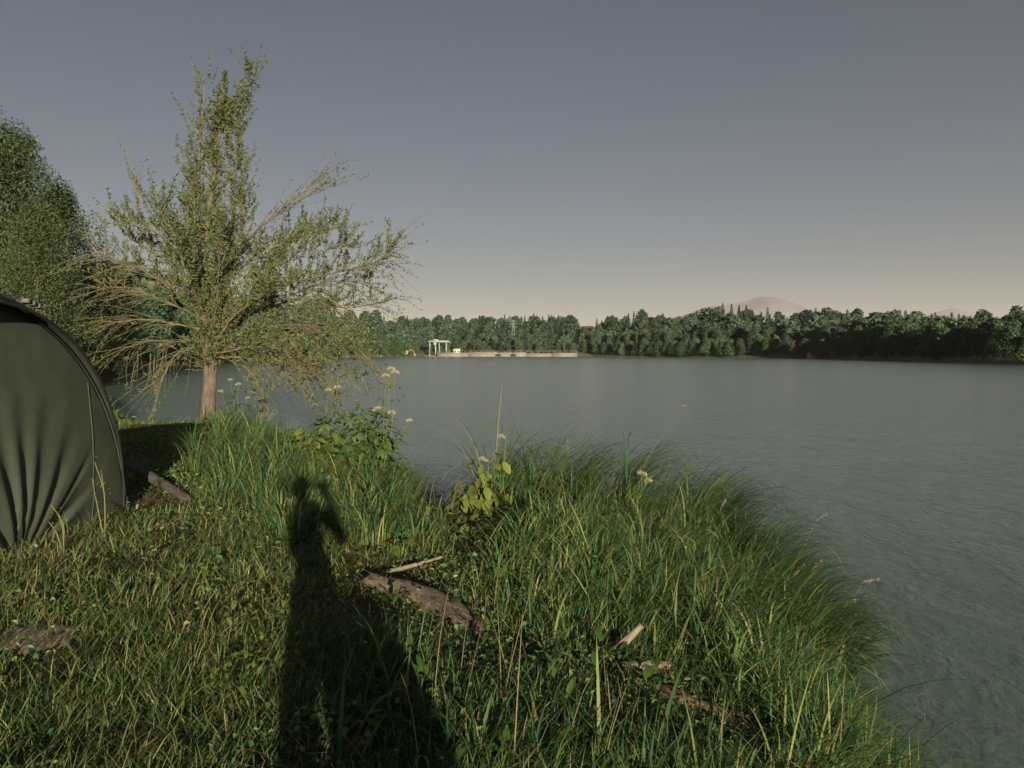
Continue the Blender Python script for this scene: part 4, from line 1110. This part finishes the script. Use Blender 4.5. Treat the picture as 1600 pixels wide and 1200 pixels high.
plant("bank_herb", gp(470, 10.8), [A(455, 715, 10.8), A(475, 700, 10.7), A(490, 720, 10.8)], LEAF_Y, .11, 26, "yellow green leafy herb left of the shadow's head", "plant")
plant("bank_herb", gp(600, 8.6), [A(590, 800, 8.6), A(612, 790, 8.5), A(625, 830, 8.4)], LEAF_G, .11, 18, "green leafy herb right of the shadow's raised arm", "plant")
plant("bank_herb", gp(540, 11.0), [A(530, 730, 11), A(548, 700, 10.9), A(565, 720, 11), A(520, 720, 11.1)], LEAF_G, .115, 24, "dense green herb between the two tall flowering herbs", "plant")
plant("bank_herb", gp(500, 10.2), [A(490, 735, 10.2), A(512, 715, 10.1), A(476, 725, 10.3)], LEAF_Y, .10, 22, "light green herb behind the shadow's head", "plant")
plant("bank_herb", gp(575, 9.9), [A(560, 760, 9.9), A(585, 745, 9.8), A(600, 765, 9.9)], LEAF_G, .10, 20, "green herb below the broad flowering herb", "plant")
plant("bank_herb", gp(400, 13.5), [A(385, 680, 13.5), A(405, 665, 13.4), A(425, 678, 13.5)], LEAF_G, .12, 18, "green herb on the bank right of the willow trunk", "plant")
for k_, (px_, Y_, tips_, set_, lab_) in enumerate([
    (560, 11.2, [(545, 668), (560, 650), (575, 660), (590, 668), (550, 690), (572, 685), (600, 690), (585, 705)], LEAF_G, "dense dark leafed herb in the middle of the bank thicket"),
    (510, 11.3, [(492, 690), (505, 668), (520, 665), (530, 690), (500, 712), (520, 715)], LEAF_G, "green bushy herb under the pair of cream blooms"),
    (598, 10.6, [(590, 715), (605, 705), (615, 730), (600, 745), (580, 735), (622, 748)], LEAF_G, "bushy herb at the thicket's edge above the inlet"),
    (480, 10.6, [(465, 705), (478, 690), (492, 705), (470, 730), (488, 735)], LEAF_Y, "light green bushy herb at the thicket's left end"),
    (545, 10.2, [(530, 745), (545, 730), (560, 745), (540, 765), (555, 770)], LEAF_Y, "light green low herb in front of the bank thicket")]):
    plant("bank_herb", gp(px_, Y_), [A(a_, b_ - 16, Y_ + random.uniform(-.3, .3)) for a_, b_ in tips_], set_, .18, 32, lab_, "plant", "leafy herbs of the bank thicket", spread=.3)
# big yellow-green leafy plant on the point
tips = [A(715, 785, 7.8), A(733, 762, 7.9), A(752, 750, 7.9), A(772, 768, 7.8), A(722, 815, 7.6), A(768, 800, 7.6), A(712, 845, 6.7), A(745, 830, 6.8), A(735, 868, 6.3), A(765, 850, 6.6)]
plant("climbing_plant", gp(742, 7.6), tips, LEAF_Y, .135, 30, "big yellow green leafy plant with two cream blooms on the point", "plant", None, [A(783, 683, 7.9), A(755, 719, 7.9)], spread=.24, droop=.5)
plant("flowering_herb", gp(985, 8.4), [A(975, 800, 8.4), A(990, 790, 8.4)], LEAF_Y, .09, 6, "slender herb with small cream blooms among the arching sedge", "plant", None, [A(1003, 742, 8.4), A(1012, 752, 8.4)])
plant("bank_herb", gp(835, 7.2), [A(828, 812, 7.2), A(842, 800, 7.2), A(850, 825, 7.1)], LEAF_G, .11, 16, "small leafy herb in the sedge right of the yellow green plant", "plant")
plant("bank_herb", gp(745, 6.0), [A(740, 900, 6), A(760, 905, 5.9), A(725, 890, 6.1)], LEAF_Y, .16, 4, "low plant with large lobed leaves behind the split log", "plant", droop=.1)
plant("bank_herb", gp(610, 6.3), [A(600, 850, 6.3), A(618, 845, 6.3)], LEAF_Y, .14, 5, "low broad leaved plant beyond the pale stick", "plant", droop=.1)
plant("bank_herb", gp(160, 9.0), [A(150, 610, 9.6), A(160, 625, 9.6)], LEAF_Y, .10, 9, "tall weed seen over the tent's strap", "plant")
# thin weeds at the tent's foot
for px, tip, lab in ((150, (148, 722), "thin seeding weed in front of the tent's right foot"), (85, (80, 790), "thin seeding weed in front of the tent's peg")):
    Yp = 6.55 if px == 150 else 6.0
    plant("seeding_weed", gp(px + 8, Yp), [A(tip[0], tip[1], Yp), A(tip[0] + 10, tip[1] + 12, Yp), A(tip[0] - 4, tip[1] + 25, Yp)], LEAF_Y, .03, 9, lab, "weed", None, spread=.08)
# low broad-leaved weeds
wr_ = np.random.default_rng(12)
for k in range(34):
    px, Y = wr_.uniform(455, 1080), wr_.uniform(2.75, 4.9)
    b_ = gp(px, Y)
    if sdist(np.array([b_.x]), np.array([b_.y]))[0] < .4: continue
    o = link("broadleaf_weed", None, None, b_ + Vector((0, 0, .01)), ("low rosette of green leaves in the foreground grass below the split log" if px < 720 else "low rosette of green leaves in the foreground grass near the pale driftwood"), "weed", "low leafy rosettes below the split log" if px < 720 else "low leafy rosettes near the pale driftwood")
    for q in range(wr_.integers(5, 10)):
        a = wr_.uniform(0, 6.28); s = wr_.uniform(.05, .11)
        lf = link("leaf", LEAF_D[wr_.integers(3)], o, (.01 * math.cos(a), .01 * math.sin(a), wr_.uniform(.02, .12))); lf.scale = (s, s, s); lf.rotation_euler = (wr_.uniform(-.3, .3), wr_.uniform(-1.1, -.2), a)
for k in range(16):
    px, Y = wr_.uniform(330, 452), wr_.uniform(3.3, 4.7)
    o = link("broadleaf_weed", None, None, gp(px, Y) + Vector((0, 0, .01)), "sunlit low leafy weed just left of the person's shadow", "weed", "sunlit weeds beside the shadow's edge")
    for q in range(wr_.integers(6, 11)):
        a = wr_.uniform(0, 6.28); s = wr_.uniform(.03, .06)
        lf = link("leaf", LEAF_Y[wr_.integers(3)], o, (.03 * math.cos(a), .03 * math.sin(a), wr_.uniform(.02, .16))); lf.scale = (s, s * .8, s); lf.rotation_euler = (wr_.uniform(-.3, .3), wr_.uniform(-1.0, .1), a)

# dry seed plumes at the water's edge
M_plume = mat_leaf("dry_plume", trans=.3, rough=.8)
def plume_mesh(seed):
    q = np.random.default_rng(seed); n = 130; t = q.random(n)
    P = np.stack([t * .13, q.normal(0, .005, n), q.normal(0, .005, n) - .02 * t**2], 1)
    V, F = leaves(P, np.stack([np.ones(n), q.normal(0, .35, n), q.normal(0, .35, n)], 1), q.normal(size=(n, 3)), q.uniform(.015, .03, n), .005, .1, .1)
    return mesh_from("plume", V, [F], [M_plume], np.repeat(np.array((.27, .23, .17)) * q.uniform(.7, 1.2, n)[:, None], 6, 0))
PLU = [plume_mesh(k) for k in range(3)]
for (px, py, Y, a) in [(1275, 815, 8.0, .8), (1268, 892, 7.0, .9), (1350, 909, 6.7, .25), (1240, 900, 6.6, 1.0), (1312, 950, 6.1, .6), (1318, 968, 6.0, .5), (1330, 992, 5.9, .05), (1150, 990, 5.4, 1.0), (1125, 800, 8.0, 1.3), (1165, 1100, 4.4, -.5), (1310, 1040, 5.2, 1.5)]:
    tip = A(px, py, Y); bx = gp(px - 40, Y - .1); 
    if bx.z < 0: bx.z = -.05
    o = link("seed_grass", None, None, bx, "pale dry seed plume on a thin stem at the bank's right edge", "grass stem", "dry seed plumes along the right bank")
    m_ = MB(); m_.tube(resample([(0, 0, 0), (tip - bx) * .55 + Vector((-.03, 0, .05)), tip - bx], 8), np.linspace(.004, .0025, 8), 4); link("stem", m_.mesh("stem", M_stem, True), o)
    pm = link("plume", random.choice(PLU), o, tuple(tip - bx)); pm.rotation_euler = (0, -a, random.uniform(-.3, .3))
# flower-like dry seed tuft
# dead twig standing in the water
tw0 = A(1440, 1150, 5.35); tw0.z = -.05
o = link("dead_twig", None, None, tw0, "dead curled twig standing in the dark water at lower right", "twig")
for pts in ([(0, 0, 0), (.02, 0, .12), (.0, .02, .22)], [(.02, 0, .1), (-.05, 0, .16), (-.03, .01, .24), (.04, 0, .25)], [(.0, .02, .18), (.06, .02, .2), (.09, 0, .16)], [(.02, 0, .05), (.08, 0, .03), (.1, .01, 0.07)]):
    m_ = MB(); m_.tube(resample(pts, 10), np.linspace(.006, .003, 10), 5); link("branch", m_.mesh("branch", M_greylog, True), o)
log("driftwood", [A(1063, 634, 38), A(1068, 633.5, 38), A(1073, 634, 38)], [.02, .04, .02], M_driftpale, "small yellowish bit of flotsam on the open lake", "flotsam", 8, 10, .6, .03)

# ------------------------------------------------------------------ the person who casts the shadow
M_cloth = mat_plain("dark_jacket", (.05, .055, .06), .85, (.07, .075, .08), 30)
M_trous = mat_plain("trousers", (.06, .06, .05), .85, (.08, .08, .07), 30)
M_skin = mat_plain("skin", (.50, .33, .25), .55, (.55, .37, .28), 12)
M_hair = mat_plain("hair", (.05, .035, .025), .6, (.08, .055, .04), 60)
GP = float(gz(np.array([-.1]), np.array([-.45]))[0])
def skin_mesh(name, verts, edges, radii, mat, parent, root=0):
    me = bpy.data.meshes.new(name); me.from_pydata(verts, edges, []); me.materials.append(mat)
    o = link(name, me, parent)
    md = o.modifiers.new("skin", 'SKIN'); md.use_smooth_shade = True
    for k, r in enumerate(radii):
        sv = me.skin_vertices[0].data[k]; sv.radius = (r, r) if not isinstance(r, tuple) else r; sv.use_root = (k == root)
    o.modifiers.new("sub", 'SUBSURF').levels = 1
    o.modifiers["sub"].render_levels = 2
    return o
person = link("person", None, None, (.0, -.46, GP), "person standing on the bank holding up a phone, seen only by the shadow", "person")
HT = CAMZ - GP      # camera height over the feet
h = HT / 1.60
vv = [(.10,0,.93*h),(.06,0,1.12*h),(0,.0,1.32*h),(0,.0,1.44*h),(-.05,.02,1.52*h),(-.08,.03,1.60*h),
      (.0,0,.88*h),(.04,.01,.48*h),(.07,-.02,.09*h),(.06,.12,.04*h),(.18,0,.88*h),(.27,.01,.48*h),(.36,-.02,.09*h),(.39,.12,.04*h),
      (-.12,0,1.38*h),(-.11,.12,1.12*h),(-.04,.22,1.18*h),(.18,0,1.38*h),(.31,.05,1.20*h),(.12,.32,1.46*h)]
ee = [(0,1),(1,2),(2,3),(3,4),(4,5),(0,6),(6,7),(7,8),(8,9),(0,10),(10,11),(11,12),(12,13),(3,14),(14,15),(15,16),(3,17),(17,18),(18,19)]
rr = [(.17,.12),(.16,.115),(.175,.12),(.13,.09),.058,.055,.105,.072,.052,.04,.105,.072,.052,.04,.075,.058,.036,.075,.058,.034]
skin_mesh("body", vv, ee, rr, M_cloth, person)
# head
import bmesh
bm = bmesh.new(); bmesh.ops.create_uvsphere(bm, u_segments=24, v_segments=18, radius=1)
for v in bm.verts:
    x_, y_, z_ = v.co
    f_ = 1 - .18 * max(0, -z_)
    v.co = Vector((x_ * .078 * f_, y_ * .098 * f_, z_ * .118))
    if y_ > .8 and -.35 < z_ < .1 and abs(x_) < .25: v.co.y += .018 * (1 - abs(x_) / .25)
    if y_ > .6 and z_ > .05 and z_ < .35 and .2 < abs(x_) < .55: v.co.y -= .008
hm = bpy.data.meshes.new("head"); bm.to_mesh(hm); bm.free(); hm.materials.append(M_skin)
for p in hm.polygons: p.use_smooth = True
hd = link("head", hm, person, (-.09, .05, 1.635 * h)); hd.rotation_euler = (R(-4), 0, R(-12))
for sx in (-1, 1):
    m_ = MB(); m_.tube([(sx * .078, 0, -.03), (sx * .092, -.008, 0.0), (sx * .08, 0, .032)], [.010, .016, .010], 6); link("ear", m_.mesh("ear", M_skin, True), hd)
    m_ = MB(); m_.tube([(sx * .03, .086, .012), (sx * .03, .094, .012)], [.012, .006], 8); link("eye", m_.mesh("eye", M_black, True), hd)
m_ = MB(); m_.tube([(-.025, .088, -.058), (0, .096, -.06), (.025, .088, -.058)], [.004, .007, .004], 6); link("mouth", m_.mesh("mouth", M_skin, True), hd)
bm = bmesh.new(); bmesh.ops.create_uvsphere(bm, u_segments=24, v_segments=18, radius=1)
bmesh.ops.delete(bm, geom=[v for v in bm.verts if (v.co.z < -.25 and v.co.y > -.6) or (v.co.y > .45 and v.co.z < .45)], context='VERTS')
for v in bm.verts: v.co = Vector((v.co.x * .09, v.co.y * .11, v.co.z * .13)) * (1 + .03 * random.random())
hm = bpy.data.meshes.new("hair"); bm.to_mesh(hm); bm.free(); hm.materials.append(M_hair)
link("hair", hm, hd)
# hands
def hand(wrist, fwd, up, mirror, grip, parent):
    w_, f_, u_ = Vector(wrist), Vector(fwd).normalized(), Vector(up).normalized(); s_ = f_.cross(u_).normalized() * mirror
    vs_, es_, rs_ = [tuple(w_), tuple(w_ + f_ * .05), tuple(w_ + f_ * .085)], [(0, 1), (1, 2)], [.028, (.036, .018), (.038, .016)]
    for k, (off, ln) in enumerate(((-.03, .07), (-.01, .078), (.01, .073), (.03, .058))):
        b0 = w_ + f_ * .088 + s_ * off; d1 = (f_ * (1 - grip * .4) - u_ * grip * .6).normalized(); d2 = (f_ * (1 - grip) - u_ * (.3 + grip)).normalized()
        i = len(vs_); vs_ += [tuple(b0), tuple(b0 + d1 * ln * .5), tuple(b0 + d1 * ln * .5 + d2 * ln * .5)]; es_ += [(2, i), (i, i + 1), (i + 1, i + 2)]; rs_ += [.010, .009, .007]
    i = len(vs_); b0 = w_ + f_ * .03 - s_ * .035; vs_ += [tuple(b0), tuple(b0 + f_ * .03 - s_ * .022 - u_ * .01), tuple(b0 + f_ * .06 - s_ * .022 - u_ * .025)]; es_ += [(1, i), (i, i + 1), (i + 1, i + 2)]; rs_ += [.012, .010, .008]
    return skin_mesh("hand", vs_, es_, rs_, M_skin, parent)
hand((.12, .32, 1.46 * h), (-.45, .35, .8), (.2, .9, -.3), 1, .5, person)
hand((-.04, .22, 1.18 * h), (.8, .4, .3), (0, 1, 0), -1, .35, person)
blocker_obj = link("blocker", None, None, (.40, -.52, GP + .22), "unseen added rucksack beside the person, seen only by its shadow", "blocker")  # added out of view, shaped to widen the person's shadow on the right
m_ = MB(); m_.tube(resample([(.03, 0, 0), (.02, 0, .2), (0, 0, .45), (-.06, 0, .70), (-.08, 0, .80)], 16), np.interp(np.linspace(0, 1, 16), [0, .06, .3, .6, .9, 1], [.20, .27, .28, .22, .15, .08]), 14, noise=.03); link("blocker_body", m_.mesh("blocker_body", M_cloth, True), blocker_obj)
m_ = MB(); m_.tube(resample([(-.10, 0, .76), (-.12, .03, .92), (-.05, .03, .92), (-.04, 0, .78)], 16), .014, 6); link("strap", m_.mesh("strap", M_black, True), blocker_obj)  # loop on top of the added shadow shape
m_ = MB(); m_.tube(resample([(.05, -.27, .08), (.04, -.30, .25), (.0, -.26, .42)], 8), [.05, .09, .10, .10, .10, .10, .08, .04], 8); link("blocker_bulge", m_.mesh("blocker_bulge", M_cloth, True), blocker_obj)
M_phone = mat_plain("phone_glass", (.02, .02, .022), .2, (.03, .03, .03), 10)
ph = link("phone", None, None, (.03, -.035, CAMZ - .01), "dark phone held upright in the person's raised hand, casting part of the shadow", "phone")
m_ = MB(); m_.box((-.075, -.004, -.036), (.075, .004, .036)); link("case", m_.mesh("case", M_phone), ph)
m_ = MB(); m_.tube([(-.03, .0045, .01), (-.03, .007, .01)], [.008, .008], 12); link("lens", m_.mesh("lens", M_black), ph)

# ------------------------------------------------------------------ haze
HZ = True
if HZ:
    m, n, l, out = new_mat("haze_air")
    pv = n.new("ShaderNodeVolumePrincipled")
    pv.inputs["Color"].default_value = (.98, .91, .93, 1)
    pv.inputs["Density"].default_value = 3.4e-5
    pv.inputs["Anisotropy"].default_value = 0.0
    l.new(pv.outputs[0], out.inputs["Volume"])
    mb = MB(); mb.box((-26500, -3500, -3.5), (26500, 26500, 1120))
    link("haze", mb.mesh("haze", m), label="thin evening haze over the lake and hills", kind="stuff")
